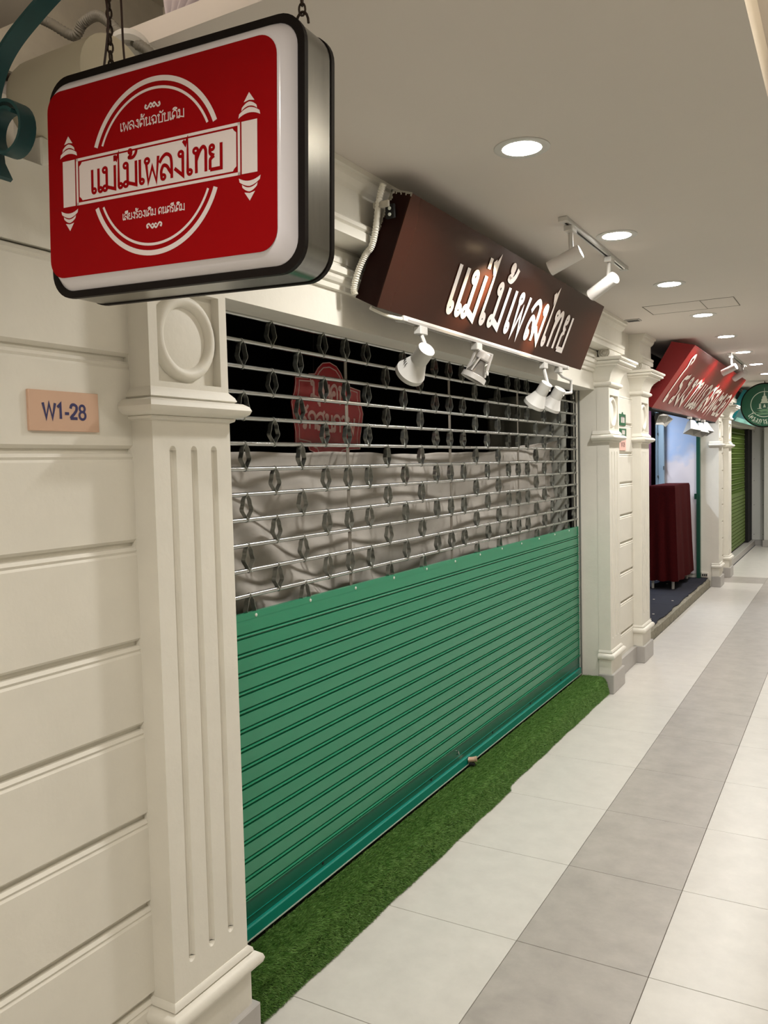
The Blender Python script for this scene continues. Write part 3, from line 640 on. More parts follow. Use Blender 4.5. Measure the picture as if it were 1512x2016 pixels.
# ------------------------------------------------------------------ hanging light-box sign
sc = Vector((-1.0448, 1.1, 2.170)); SU = Vector((.9989, .034, -.0322)).normalized(); SV = Vector((.0322, .0011, .9995)); SV = (SV-SU*SV.dot(SU)).normalized(); SN = SU.cross(SV)   # towards the camera
hs = thing('hanging_sign', 'red rounded light-box sign hanging on chains, white Thai banner emblem', 'sign', sc)
def sm(u, v, n): return SU*u+SV*v+SN*n
def rrect(w_, h_, r, n=8):
    out = []
    for cx, cy, a0 in ((w_/2-r, h_/2-r, 0), (-w_/2+r, h_/2-r, PI/2), (-w_/2+r, -h_/2+r, PI), (w_/2-r, -h_/2+r, 1.5*PI)):
        for k in range(n+1): a = a0+PI/2*k/n; out.append((cx+r*math.cos(a), cy+r*math.sin(a)))
    return out
def loft(loops, cap0=True, cap1=True):
    mb = MB(); n = len(loops[0]); vs = [p for l in loops for p in l]; fs = []
    for i in range(len(loops)-1):
        for k in range(n): fs.append((i*n+k, i*n+(k+1) % n, (i+1)*n+(k+1) % n, (i+1)*n+k))
    if cap0: fs.append(tuple(range(n)))
    if cap1: fs.append(tuple((len(loops)-1)*n+k for k in range(n)))
    return mb.add(vs, fs)
SW, SH, SD = .574, .407, .083
lp = lambda w_, h_, r, z, dz=(0, 0): [sm(u+dz[0], v+dz[1], z) for u, v in rrect(w_, h_, r)]
loft([lp(SW-.004, SH-.004, .048, -.004), lp(SW-.004, SH-.004, .048, -SD+.004)]).build('case', 'brushed_black', hs, True)
for z0, z1 in ((-.006, .004), (-SD-.004, -SD+.006)):
    loft([lp(SW, SH, .05, z0), lp(SW, SH, .05, z1), lp(SW-.026, SH-.026, .042, z1), lp(SW-.026, SH-.026, .042, z0)], False, False).build('trim_edge', 'trim_black', hs, False)
def dome(sgn, base):
    return loft([lp(SW-.024, SH-.024, .042, base), lp(SW-.034, SH-.034, .044, base+sgn*.010), lp(SW-.044, SH-.050, .042, base+sgn*.021), lp(SW-.056, SH-.066, .038, base+sgn*.028), lp(.508, .335, .036, base+sgn*.030)], False)
dome(1, .0).build('acrylic_face', 'acrylic', hs, True); dome(-1, -SD).build('acrylic_face', 'acrylic', hs, True)
loft([lp(.513, .335, .034, .0303, (-.004, -.0045)), lp(.513, .335, .034, .0312, (-.004, -.0045))]).build('red_panel', 'red_vinyl', hs)
rp = [o for o in hs.children if o.name.startswith('red_panel')][0]
PZ = .0316; art = lambda u, v, z=0: sm(u-.004, v-.0045, PZ+z)
def arc_band(mb, r, wd, a0, a1, n=40):
    vs = []; fs = []
    for k in range(n+1):
        a = a0+(a1-a0)*k/n
        vs += [art((r-wd/2)*math.cos(a), (r-wd/2)*math.sin(a)), art((r+wd/2)*math.cos(a), (r+wd/2)*math.sin(a))]
    fs = [(2*k, 2*k+1, 2*k+3, 2*k+2) for k in range(n)]; mb.add(vs, fs)
cm = MB(); c2 = .010
for r, wd in ((.1445, .0088), (.130, .0045)):
    a = math.asin(.053/r); arc_band(cm, r, wd, a+.0, PI-a); arc_band(cm, r, wd, PI+a, 2*PI-a)
cm.build('emblem_ring', 'print_white', rp)
def quadp(mb, u0, u1, v0, v1, z=0): mb.add([art(u0, v0, z), art(u1, v0, z), art(u1, v1, z), art(u0, v1, z)], [(0, 1, 2, 3)])
bn = MB(); bx, bz = .185, .0415
for u0, u1, v0, v1 in ((-bx, bx, bz-.0048, bz), (-bx, bx, -bz, -bz+.0048), (-bx, -bx+.0048, -bz, bz), (bx-.0048, bx, -bz, bz)): quadp(bn, u0, u1, v0, v1)
ib = .0078; nr = .007; inner = []
for cx, cy, sx_, sy_ in ((bx-ib, bz-ib, -1, -1), (-bx+ib, bz-ib, 1, -1), (-bx+ib, -bz+ib, 1, 1), (bx-ib, -bz+ib, -1, 1)):
    pts = [(cx+sx_*nr, cy), (cx+sx_*nr*.6, cy+sy_*nr*.55), (cx, cy+sy_*nr)]
    if sx_*sy_ > 0: pts = pts[::-1]
    if (sx_, sy_) in ((-1, -1), (1, 1)): pts = pts
    inner.append(pts)
loop = [p for c in (inner[0][::-1], inner[1], inner[2], inner[3]) for p in c]
# keep the outline simple: order by angle
loop = sorted([p for c in inner for p in c], key=lambda p: math.atan2(p[1]/bz, p[0]/bx))
bn.add([art(p[0], p[1]) for p in loop], [tuple(range(len(loop)))])
bn.build('banner', 'print_white', rp)
for s in (-1, 1):
    fn = MB(); cx = s*.2035; hw = .0155
    quadp(fn, cx-hw, cx+hw, -.041, .041)
    for sg in (1, -1):
        for (w_, v0, th) in ((.0215, .047, .0085), (.0155, .0575, .0065)):
            n = 10; vs = []
            for k in range(n+1):
                q = -1+2*k/n; yb = v0+.006*(1-q*q); vs += [art(cx+w_*q, sg*yb), art(cx+w_*q*.93, sg*(yb+th*(1-.25*abs(q))))]
            fn.add(vs, [(2*k, 2*k+1, 2*k+3, 2*k+2) for k in range(n)])
        fn.add([art(cx-.0105, sg*.0705), art(cx, sg*.0725), art(cx+.0105, sg*.0705), art(cx, sg*.0845)], [(0, 1, 2, 3)])
    fn.build('scroll_roller', 'print_white', rp)
lt = MB(); tx = 'แม่ไม้เพลงไทย'; hgt = .0415; tw = text_width(tx); sxx = .300/tw
write(lt, tx, -.148, -.0255, sxx, hgt, .0060, lambda u, v, z: art(u, v, z+.0003), 0)
lt.build('banner_lettering', 'red_vinyl', rp)
for tx, y, hgt, width, cx, wd in (('เพลงต้นฉบับเดิม', .0705, .0140, .146, -.002, .0019), ('เสียงร้องเดิม ดนตรีเดิม', -.0815, .0112, .142, -.002, .0016)):
    lt = MB(); write(lt, tx, cx-width/2, y, width/text_width(tx), hgt, wd, lambda u, v, z: art(u, v, z), 0); lt.build('small_lettering', 'print_white', rp)
for y, sg in ((.1015, 1), (-.098, -1)):
    fl_ = MB()
    for s in (-1, 1):
        p = catmull([(0, .001*sg, 0), (s*.004, sg*.0045, 0), (s*.008, sg*.001, 0), (s*.012, -sg*.003, 0), (s*.0165, -sg*.001, 0), (s*.0155, sg*.003, 0), (s*.0135, sg*.001, 0)], 6)
        ribbon(fl_, [(q.x, q.y+y) for q in p], .0030, lambda u, v, z: art(u, v, z), 0)
        p = catmull([(0, sg*.001, 0), (s*.003, -sg*.0025, 0), (s*.006, -sg*.0005, 0)], 6)
        ribbon(fl_, [(q.x, q.y+y) for q in p], .0024, lambda u, v, z: art(u, v, z), .0001)
    fl_.build('flourish', 'print_white', rp)
# eyelets on top of the case
def eyelet(u):
    c = sm(u, SH/2, -SD/2); return [c+SU*.012*math.cos(PI*k/8)+SV*.02*math.sin(PI*k/8) for k in range(9)]
EY = (-.172, .253)
for u in EY: MB().tube(eyelet(u), .0022, 8).build('eyelet', 'chain_iron', hs, True)
def chain(p0, n, label):
    t = thing('chain', label, 'chain', p0, 'chains carrying the red light-box sign')
    a, b, r = .0085, .0052, .0019
    pts = [(b*math.cos(2*PI*k/14), 0, a*math.sin(2*PI*k/14)*(1.15)) for k in range(14)]
    me = MB().tube(pts, r, 6, True).mesh('chain_link', 'chain_iron', True)
    for k in range(n):
        o = link('chain_link', me, t, (0, 0, .008+k*.0155)); o.rotation_euler = (0, 0, PI/2*(k % 2)+.4)
    return t
for u, lab in ((EY[0], 'thin dark chain from the hatch to the left end of the red sign'), (EY[1], 'thin dark chain holding the right end of the red sign')):
    p = sc+sm(u, SH/2+.016, -SD/2); chain(p, int((CEIL-p.z)/.0155)+(6 if u < 0 else -1), lab)
cb_ = MB(); p = sc+sm(EY[0], SH/2, -SD/2)
cb_.tube(catmull([p+Vector((-.028, 0, -.004)), p+Vector((-.012, -.004, .03)), p+Vector((.004, -.006, .10)), p+Vector((-.004, -.004, .18)), p+Vector((.004, 0, .235)), p+Vector((.022, 0, .225)), p+Vector((.032, 0, .15)), p+Vector((.034, 0, .05)), p+Vector((.036, .002, -.004))], 8), .0022, 6)
o = cb_.build('supply_cable', 'cable_brown', None, True); tag(o, 'thin looped brown cable beside the chain above the red sign', 'cable')

# ------------------------------------------------------------------ odds and ends round the hatch
br = thing('scroll_bracket', 'teal wrought iron scroll bracket at the upper left edge', 'bracket', (-1.54, 1.04, 2.3))
def strap(path, wd, th, name):
    # flat iron: path in the (x, z) plane, width along y
    P = [Vector(p) for p in path]; mb = MB(); n = len(P); vs = []
    for i, p in enumerate(P):
        t = (P[min(i+1, n-1)]-P[max(i-1, 0)]).normalized(); nn = Vector((-t.z, 0, t.x)) if abs(t.y) < .5 else Vector((1, 0, 0))
        for sy, sn in ((-1, -1), (1, -1), (1, 1), (-1, 1)): vs.append(p+Vector((0, sy*wd/2, 0))+nn*sn*th/2)
    fs = [(i*4+k, i*4+(k+1) % 4, (i+1)*4+(k+1) % 4, (i+1)*4+k) for i in range(n-1) for k in range(4)]+[(0, 1, 2, 3), (4*n-4, 4*n-3, 4*n-2, 4*n-1)]
    L.part(name, mb.add(vs, fs), 'teal_iron', True)
L = LB(br)
sp = [Vector((-1.378+(.052-.016*k/36)*math.cos(2.4-2*PI*1.25*k/36), 1.04, 2.287+(.052-.016*k/36)*math.sin(2.4-2*PI*1.25*k/36))) for k in range(37)]
strap(sp, .034, .006, 'scroll')
strap(catmull([(-1.432, 1.04, 2.33), (-1.425, 1.04, 2.37), (-1.40, 1.04, 2.412), (-1.36, 1.04, 2.445), (-1.30, 1.04, 2.475), (-1.24, 1.04, 2.50)], 6), .034, .007, 'arm')
strap([(-1.436, 1.04, 2.335), (-1.425, 1.04, 2.24), (-1.405, 1.04, 2.205)], .034, .008, 'tail')
strap([(-1.55, 1.04, 2.31), (-1.435, 1.04, 2.31)], .034, .008, 'wall_bar')
pp = thing('drain_pipe', 'thick cream pipe running out from the wall behind the red sign', 'pipe', (-1.45, 1.295, 2.37))
L = LB(pp); L.part('barrel', MB().lathe([(.080, 0), (.093, .012), (.097, .03), (.097, .25)], 32, frame((-1.615, 1.295, 2.467), (-1.0, 1.295, 2.467))), 'pipe_cream', True)
L.part('saddle', MB().bbox(-1.66, -1.545, 1.24, 1.35, 2.318, 2.380, .004), 'plaster')
cl = thing('pipe_collar', 'round white ringed pipe end poking through the ceiling hatch', 'pipe fitting', (-1.453, 1.42, 2.600))
MB().lathe([(.050, -.02), (.052, .004), (.052, .014), (.040, .018), (.037, .010), (.028, .008), (.026, .016)], 28, frame((0, 0, 0), (.45, -.5, -.75))).build('ring', 'white_plastic', cl, True)
def conduit(pts, r, m, label, wob=.10):
    p = catmull(pts, 14); o = MB().tube(p, r, 10, False, wob).build('flexible_conduit', m, None, True); tag(o, label, 'conduit')
conduit([(-1.76, 1.42, 2.77), (-1.71, 1.42, 2.74), (-1.635, 1.42, 2.692), (-1.60, 1.42, 2.712), (-1.555, 1.42, 2.716), (-1.515, 1.42, 2.69), (-1.458, 1.415, 2.635), (-1.395, 1.41, 2.595), (-1.34, 1.41, 2.54)], .0115, 'conduit_grey', 'grey ribbed conduit dipping out of the ceiling hatch')
conduit([(-1.88, 1.33, 2.64), (-1.78, 1.34, 2.60), (-1.66, 1.33, 2.57)], .009, 'chain_iron', 'dark ribbed conduit inside the ceiling hatch')
vs = []; fs = []; nA = 60; nR = 12                    # pale film gathered to a point
for i in range(nR):
    rr = .008+.50*i/(nR-1)
    for k in range(nA):
        a = .02+1.75*k/(nA-1)
        vs.append((-1.405+rr*math.cos(a), 1.50+.022*math.sin(a*22)*min(1, rr*4)+.05*rr, 2.640+.9*rr*math.sin(a)+.02))
for i in range(nR-1):
    for k in range(nA-1): fs.append((i*nA+k, i*nA+k+1, (i+1)*nA+k+1, (i+1)*nA+k))
dr = MB().add(vs, fs).build('gathered_film', 'drape', None, True); tag(dr, 'pale lilac plastic film gathered to a point inside the ceiling hatch', 'plastic film')
dr.modifiers.new('thickness', 'SOLIDIFY').thickness = .002

# ------------------------------------------------------------------ wall plates
np_ = thing('number_plate', 'beige W1-28 number plate on the near cream wall', 'number plate', (WX, 1.264, 1.782))
MB().bbox(-.002, .008, -.094, .094, -.0445, .0445, .001).build('plate', 'copper_plate', np_)
plate_text('W1-28', .034, .0066, .0085, 'navy_ink', np_)
gp = thing('notice_plaque', 'upper dark green shop plaque with a peaked top, between two pilasters', 'plaque', (WX, 6.42, 1.95))
MB().prism([(-.095, -.045), (.095, -.045), (.095, .042), (.02, .042), (0, .058), (-.02, .042), (-.095, .042)], 'x', -.001, .006).build('plate', 'green_plaque', gp)
pm = MB()
for u0, u1 in ((-.055, -.035), (-.02, 0.0), (.008, .025), (.033, .052)): pm.box(.0062, .0066, u0, u1, -.024, .022)
pm.box(.0062, .0066, -.055, .052, .016, .022); pm.build('print', 'print_white', gp)
gq = thing('notice_plaque', 'lower dark green shop plaque with a cut corner, between two pilasters', 'plaque', (WX, 6.43, 1.852))
MB().prism([(-.06, -.030), (.10, -.030), (.10, .030), (-.10, .030), (-.10, .005)], 'x', -.001, .006).build('plate', 'green_plaque', gq)
pm = MB(); pm.box(.0062, .0066, -.035, -.01, -.015, .018); pm.box(.0062, .0066, 0, .03, -.015, .018); pm.box(.0062, .0066, .038, .055, -.015, .018); pm.build('print', 'print_white', gq)
pk2 = thing('number_plate', 'pink shop number plate half hidden behind the second pilaster', 'number plate', (WX, 6.42, 1.760))
MB().bbox(-.001, .006, -.095, .095, -.045, .045, .001).build('plate', 'pink_plate', pk2)
plate_text('W1-29', .034, .0060, .0065, 'maroon_ink', pk2)

# ------------------------------------------------------------------ brown signboard
def tilted_box(root, A, T, bB, bT, y0, y1, fm, sm_, topm=None):
    # A, T front bottom / top (x, z); bB, bT back bottom / top
    L = LB(root)
    L.part('face', MB().prism([A, T, (T[0]-.004, T[1]), (A[0]-.004, A[1])], 'y', y0, y1), fm)
    q = [(A[0]-.004, A[1]), (T[0]-.004, T[1]), bT, bB]
    L.part('case', MB().prism(q, 'y', y0+.0005, y1-.0005), sm_)
    return L
BA, BT = (-1.432, 2.190), (-1.287, 2.550); bB, bT = (-1.519, 2.233), (-1.366, 2.576)
bs = thing('signboard', 'long dark brown signboard with big white Thai lettering, tilted over the shutter', 'sign', (-1.40, 3.72, 2.19))
L = tilted_box(bs, BA, BT, bB, bT, 2.50, 4.945, 'brown_face', 'brown_side')
bV = Vector((BT[0]-BA[0], 0, BT[1]-BA[1])).normalized(); bN = Vector((bV.z, 0, -bV.x))
def bmap(s, t, z): return Vector((BA[0], 2.5+s, BA[1]))+bV*t+bN*(.0035+z)
lt = MB(); h = .187; base = .064; gs = .187
for ch, s0 in (('เ', .480), ('เ', .555), ('ม', .626), ('่', .765), ('ไ', .806), ('ม', .903), ('้', 1.062), ('เ', 1.092), ('พ', 1.165), ('ล', 1.360), ('ง', 1.478), ('ไ', 1.612), ('ท', 1.698), ('ย', 1.865)):
    glyph(lt, ch, s0+.012, base, gs*1.02, h, .029, bmap, 0)
L.part('lettering', lt, 'letter_white')
fl2 = MB()
for k in range(30):
    t = k/30; a = random.uniform(.002, .006)+(.006 if k % 7 == 0 else 0)
    fl2.box(-1.366+.079*t-.001, -1.366+.079*(t+.036), 2.4985, 2.4995, 2.5755-.026*t-a, 2.577-.026*t)
for k in range(24):
    t = k/24; a = random.uniform(.004, .012)*(1.5-t)
    fl2.box(-1.3675-.055*t, -1.3675-.055*t+a, 2.4985, 2.4995, 2.572-.124*t-.006, 2.5735-.124*t)
L.part('flaked_edge', fl2, 'flaked_white')
L.part('mount_arm', MB().bbox(-1.425, -1.365, 2.474, 2.486, 2.515, 2.536, .002), 'flaked_white')
L.part('mount_bracket', MB().bbox(-1.385, -1.350, 2.487, 2.4995, 2.478, 2.525, .002), 'black_gap')
for z in (2.51, 2.49): L.part('bolt', MB().lathe([(.006, 0), (.006, .004), (.003, .006)], 8, frame((-1.367, 2.488, z), (-1.367, 2.472, z))), 'rivet')
# metal wall bracket hidden between wall and box, keeps the sign on the lintel
for y in (2.9, 4.5): L.part('mount_arm', MB().box(-1.60, -1.44, y, y+.03, 2.36, 2.39), 'flaked_white')
o = MB().tube(catmull([(-1.387, 2.482, 2.594), (-1.405, 2.482, 2.54), (-1.420, 2.482, 2.45), (-1.437, 2.482, 2.395), (-1.462, 2.482, 2.370), (-1.492, 2.482, 2.321), (-1.513, 2.482, 2.262), (-1.510, 2.484, 2.238)], 16), .011, 10, False, .09).build('flexible_conduit', 'conduit_white', None, True)
tag(o, 'white ribbed conduit curling down behind the end of the brown sign', 'conduit')
o = MB().tube(catmull([(-1.47, 2.52, 2.195), (-1.455, 2.58, 2.182), (-1.445, 2.64, 2.176), (-1.440, 2.70, 2.178)], 8), .007, 8).build('track_cable', 'conduit_white', None, True)
tag(o, 'pale cable feeding the light track under the brown sign', 'cable')

# ------------------------------------------------------------------ light track and spotlights under the brown sign
def track(root_loc, x, z, y0, y1, label, up=False):
    t = thing('light_track', label, 'light track', root_loc); L = LB(t)
    L.part('rail', MB().prism([(x-.017, z), (x+.017, z), (x+.017, z-.010), (x+.012, z-.018), (x+.005, z-.018), (x+.005, z-.006), (x-.005, z-.006), (x-.005, z-.018), (x-.012, z-.018), (x-.017, z-.010)], 'y', y0, y1), 'aluminium' if up else 'white_metal')
    L.part('slot', MB().box(x-.005, x+.005, y0+.01, y1-.01, z-.010, z-.006), 'slot_dark')
    for a, b in ((y0-.012, y0+.02), (y1-.02, y1+.012)): L.part('end_cap', MB().bbox(x-.019, x+.019, a, b, z-.020, z, .002), 'white_plastic')
track((-1.447, 3.69, 2.186), -1.447, 2.1895, 2.70, 4.69, 'white light track fixed along the lower edge of the brown sign')
def cone_spot(y, B, Mo, label, rm=.055, rb=.030, elbow=None, basket=False):
    t = thing('track_spotlight', label, 'spotlight', (-1.447, y, 2.165), 'spotlights hanging under the brown sign'); L = LB(t); B = Vector(B); Mo = Vector(Mo); ax = (Mo-B); ln_ = ax.length; F = frame(B, Mo)
    L.part('adapter', MB().bbox(-1.463, -1.431, y-.03, y+.03, 2.140, 2.1715, .003), 'white_plastic')
    j = B+ax*.25
    pts = [Vector((-1.447, y, 2.145))]+([Vector(e) for e in elbow] if elbow else [])+[j+Vector((.028, 0, 0))]
    if basket:
        for sx in (-1, 1): L.part('yoke_arm', MB().tube([(-1.447, y, 2.145), j+Vector((sx*.045, .0, .02)), B+ax*.8+Vector((sx*.052, 0, .0))], .006, 6), 'white_metal', True)
        L.part('rear_ring', MB().lathe([(.030, 0), (.034, .006), (.034, .03), (.030, .034)], 20, F), 'white_metal', True)
        for k in range(4):
            a = PI/4+PI/2*k; L.part('cage_rib', MB().tube([F @ Vector((.032*math.cos(a), .032*math.sin(a), .03)), F @ Vector((.05*math.cos(a), .05*math.sin(a), ln_-.03))], .004, 6), 'white_metal', True)
        L.part('bulb', MB().lathe([(.016, .03), (.02, ln_*.4), (.044, ln_*.72), (.048, ln_*.86)], 20, F), 'lamp_glass', True)
        L.part('front_rim', MB().lathe([(.048, ln_*.80), (.055, ln_*.82), (.057, ln_), (.049, ln_), (.047, ln_*.88)], 24, F, False), 'white_metal', True)
        L.part('lens', MB().lathe([(.0005, ln_*.93), (.050, ln_*.95)], 24, F, False), 'lamp_glass', True)
        L.part('clamp_knob', MB().lathe([(.009, 0), (.009, .008)], 12, frame(B+ax*.8+Vector((.052, 0, 0)), B+ax*.8+Vector((.07, 0, 0)))), 'white_plastic', True)
        L.part('lead_wire', MB().tube(catmull([(-1.44, y+.02, 2.15), (-1.43, y+.075, 2.13), (-1.43, y+.085, 2.09), (-1.43, y+.03, 2.075), B], 8), .0025, 6), 'conduit_white', True)
    else:
        L.part('arm', MB().tube(pts, .009, 8), 'white_plastic', True)
        L.part('joint', MB().cyl(j-Vector((.0, 0, 0)), j+Vector((.034, 0, 0)), .016, 14), 'white_plastic', True)
        L.part('body', MB().lathe([(.022, -.002), (rb, 0), (rb, ln_*.45)], 24, F), 'white_plastic', True)
        L.part('hood', MB().lathe([(rb-.001, ln_*.44), (rm*.97, ln_*.86), (rm, ln_*.87), (rm, ln_), (rm-.004, ln_), (rm-.006, ln_*.88), (rb-.006, ln_*.5)], 28, F, False), 'white_plastic', True)
        L.part('lens', MB().lathe([(.0005, ln_*.90), (rm-.005, ln_*.92)], 24, F, False), 'lamp_glass', True)
        for k in range(4):
            a = 1.0+.22*k; s_ = F @ Vector(((rb+.012)*math.cos(a), (rb+.012)*math.sin(a), ln_*.55)); e_ = F @ Vector(((rm*.80)*math.cos(a), (rm*.80)*math.sin(a), ln_*.66))
            L.part('vent_slit', MB().tube([s_, e_], .0016, 4), 'slot_dark')
cone_spot(2.857, (-1.40, 2.811, 2.078), (-1.505, 2.862, 1.994), 'white cone spotlight at the left end of the track under the brown sign', .060, .034)
cone_spot(3.396, (-1.40, 3.392, 2.120), (-1.455, 3.364, 2.010), 'open cage spotlight with a bare bulb under the brown sign', basket=True)
cone_spot(4.302, (-1.40, 4.216, 2.053), (-1.485, 4.240, 1.945), 'pinkish white cone spotlight, third from the left under the brown sign', .058, .032)
cone_spot(4.558, (-1.40, 4.440, 2.040), (-1.470, 4.462, 1.940), 'white cone spotlight on a cranked arm at the right end of the track', .058, .033, elbow=[(-1.43, 4.575, 2.12), (-1.40, 4.64, 2.10), (-1.395, 4.62, 2.03)])

# ------------------------------------------------------------------ ceiling tracks with lit cylinder spots
def cyl_spot(x, y, B, Mo, target, label, group, watts, z=CEIL-.018, r=.031, angle=34, colr=(1, .80, .55)):
    t = thing('ceiling_spotlight', label, 'spotlight', (x, y, z), group); L = LB(t); B = Vector(B); Mo = Vector(Mo); F = frame(B, Mo); ln_ = (Mo-B).length
    L.part('adapter', MB().bbox(x-.018, x+.018, y-.035, y+.035, z-.024, z+.001, .003), 'white_plastic')
    j = B+(Mo-B)*.28
    L.part('stem', MB().tube([(x, y, z-.02), j], .010, 10), 'white_plastic', True)
    L.part('barrel', MB().lathe([(r*.86, -.003), (r, 0), (r, ln_), (r-.003, ln_), (r-.005, ln_-.03)], 28, F, False).add(*([], [])), 'white_metal', True)
    L.part('rear_cap', MB().lathe([(.0005, -.004), (r*.88, -.003)], 28, F, False), 'white_metal', True)
    L.part('lens', MB().lathe([(.0005, ln_-.012), (r-.004, ln_-.012)], 24, F, False), 'spot_lens', True)
    l = bpy.data.lights.new('spot_lamp', 'SPOT'); l.energy = watts; l.color = colr; l.spot_size = math.radians(angle); l.spot_blend = 1.0; l.shadow_soft_size = .012
    lo = bpy.data.objects.new('spot_lamp', l); COL.objects.link(lo); lo.parent = t
    d = (Vector(target)-Mo).normalized(); lo.location = Mo+d*.006-Vector(t.location); lo.rotation_euler = d.to_track_quat('-Z', 'Y').to_euler()
track((-1.031, 3.83, CEIL), -1.031, CEIL, 3.34, 4.36, 'short silver light track on the ceiling in front of the brown sign', True)
cyl_spot(-1.031, 3.432, (-.995, 3.447, 2.513), (-1.125, 3.44, 2.458), (-1.36, 3.24, 2.36), 'white cylinder spotlight at the near end of the ceiling track', 'cylinder spotlights on the ceiling track by the brown sign', 70, angle=42, colr=(1, .74, .46))
cyl_spot(-1.029, 4.053, (-.995, 4.017, 2.511), (-1.125, 4.087, 2.456), (-1.36, 4.02, 2.34), 'white cylinder spotlight at the far end of the ceiling track', 'cylinder spotlights on the ceiling track by the brown sign', 70, angle=42, colr=(1, .74, .46))

# ------------------------------------------------------------------ red shop: sign
RA, RT = (-1.487, 2.079), (-1.139, 2.570)
rs = thing('signboard', 'wide tilted red signboard with slanting cream Thai lettering above the open shop', 'sign', (-1.4, 9.07, 2.079))
L = tilted_box(rs, RA, RT, (-1.60, 2.15), (-1.324, 2.616), 7.226, 10.93, 'red_face', 'red_side')
rV = Vector((RT[0]-RA[0], 0, RT[1]-RA[1])).normalized(); rN = Vector((rV.z, 0, -rV.x))
def rmap(s, t, z): return Vector((RA[0], 7.226+s, RA[1]))+rV*t+rN*(.004+z)
lt = MB(); x = .34; tx = 'รงงานเกสรพะยอ'
glyph(lt, 'โ', .20, .085, .30, .275, .040, rmap, 0)
write(lt, tx, .40, .085, 3.15/text_width(tx), .275, .044, rmap, 0, .10)
L.part('lettering', lt, 'letter_cream')
L.part('top_edge', MB().prism([(RT[0]+.0005, RT[1]+.002), (RT[0]-.19, RT[1]+.048), (RT[0]-.19, RT[1]+.040), (RT[0]-.004, RT[1]-.006)], 'y', 7.226, 10.93), 'red_side')
for k in range(5): L.part('louvre', MB().bbox(-1.50+.012*k, -1.42+.012*k, 7.217, 7.226, 2.235+.026*k, 2.243+.026*k, .001), 'red_side')
L.part('mount_arm', MB().box(-1.66, -1.5, 7.6, 7.64, 2.40, 2.44), 'dark_header'); L.part('mount_arm', MB().box(-1.66, -1.5, 10.4, 10.44, 2.40, 2.44), 'dark_header')
L.part('drip_edge', MB().box(-1.56, -1.486, 7.226, 10.93, 2.068, 2.078), 'dark_header')
track((-1.03, 9.1, CEIL), -1.03, CEIL, 8.5, 9.75, 'ceiling light track in front of the red signboard', True)
cyl_spot(-1.03, 8.60, (-.975, 8.52, 2.503), (-1.10, 8.55, 2.450), (-1.38, 8.45, 2.30), 'white cylinder spotlight aimed at the middle of the red sign', 'cylinder spotlights aimed at the red sign', 24, colr=(1, .8, .7), angle=30)
cyl_spot(-1.03, 9.56, (-.985, 9.38, 2.525), (-1.10, 9.46, 2.467), (-1.38, 9.40, 2.30), 'white cylinder spotlight aimed at the far half of the red sign', 'cylinder spotlights aimed at the red sign', 24, colr=(1, .8, .7), angle=30)
for k, (y, z) in enumerate(((8.98, 1.99), (9.5, 1.98), (9.86, 2.0))):
    t = thing('square_spotlight', ['left', 'middle', 'right'][k]+' of three white square-hooded spotlights under the red sign', 'spotlight', (-1.47, y, 2.07), 'square hooded spotlights under the red sign'); L = LB(t)
    L.part('adapter', MB().bbox(-1.49, -1.45, y-.03, y+.03, 2.045, 2.068, .002), 'white_plastic')
    L.part('arm', MB().tube([(-1.47, y, 2.05), (-1.455, y, z+.02)], .008, 6), 'slot_dark')
    F = frame((-1.46, y+.02, z+.035), (-1.44, y-.03, z-.09)) @ Matrix.Rotation(PI/4, 4, 'Z')
    L.part('hood', MB().lathe([(.035, 0), (.092, .125), (.088, .125), (.034, .006)], 4, F), 'white_plastic')
for k, y in enumerate((7.78, 7.98)):
    t = thing('square_spotlight', ['first', 'second'][k]+' of two dark-mouthed square spotlights at the near end of the red sign', 'spotlight', (-1.53, y, 2.07), 'square hooded spotlights under the red sign'); L = LB(t)
    L.part('arm', MB().tube([(-1.53, y, 2.07), (-1.54, y, 2.04)], .008, 6), 'slot_dark')
    F = frame((-1.56, y+.03, 2.045), (-1.50, y-.03, 1.985)) @ Matrix.Rotation(PI/4, 4, 'Z')
    L.part('hood', MB().lathe([(.03, 0), (.07, .09), (.066, .09), (.03, .006)], 4, F), 'white_plastic')

# ------------------------------------------------------------------ red shop: opening and interior
struct(MB().box(-1.98, -1.66, 7.05, 11.13, 2.22, CEIL).build('wall_shop_header', 'dark_header'))
room('wall_open_shop', -4.2, -2.01, 7.02, 11.16, .10, 2.5, 'dark_room')
cbm = MB(); n = 60; vs = []; fs = []                 # rough stone kerb
for k in range(n):
    y = 7.06+(11.11-7.06)*k/(n-1); j = lambda: random.uniform(-.006, .006)
    vs += [(-1.575+j()*.4, y, 0), (-1.577+j()*.5, y, .085+j()), (-1.595+j(), y, .098+j()*.5), (-2.0, y, .098), (-2.0, y, 0)]
for k in range(n-1):
    for i in range(5): fs.append((k*5+i, k*5+(i+1) % 5, (k+1)*5+(i+1) % 5, (k+1)*5+i))
fs += [(0, 1, 2, 3, 4), tuple((n-1)*5+i for i in range(5))]
struct(cbm.add(vs, fs).build('floor_kerb', 'curb_stone'))
cp = thing('carpet', 'dark blue carpet planks laid in the open shop, edge frayed over the kerb', 'carpet', (-2.6, 9.1, .10)); L = LB(cp)
yb = [7.06, 7.75, 8.35, 8.95, 9.55, 10.15, 10.7, 11.12]
for a, b in zip(yb[:-1], yb[1:]):
    xe = [-1.602+random.uniform(-.012, .008) for _ in range(7)]
    mb = MB(); pts = [(-4.1, a+.002), (-4.1, b-.002)]+[(xe[k], b-.002-(b-a-.004)*k/6) for k in range(7)]
    mb.prism(pts, 'z', .101, .112); L.part('carpet_plank', mb, 'carpet_blue')
lit = MB()
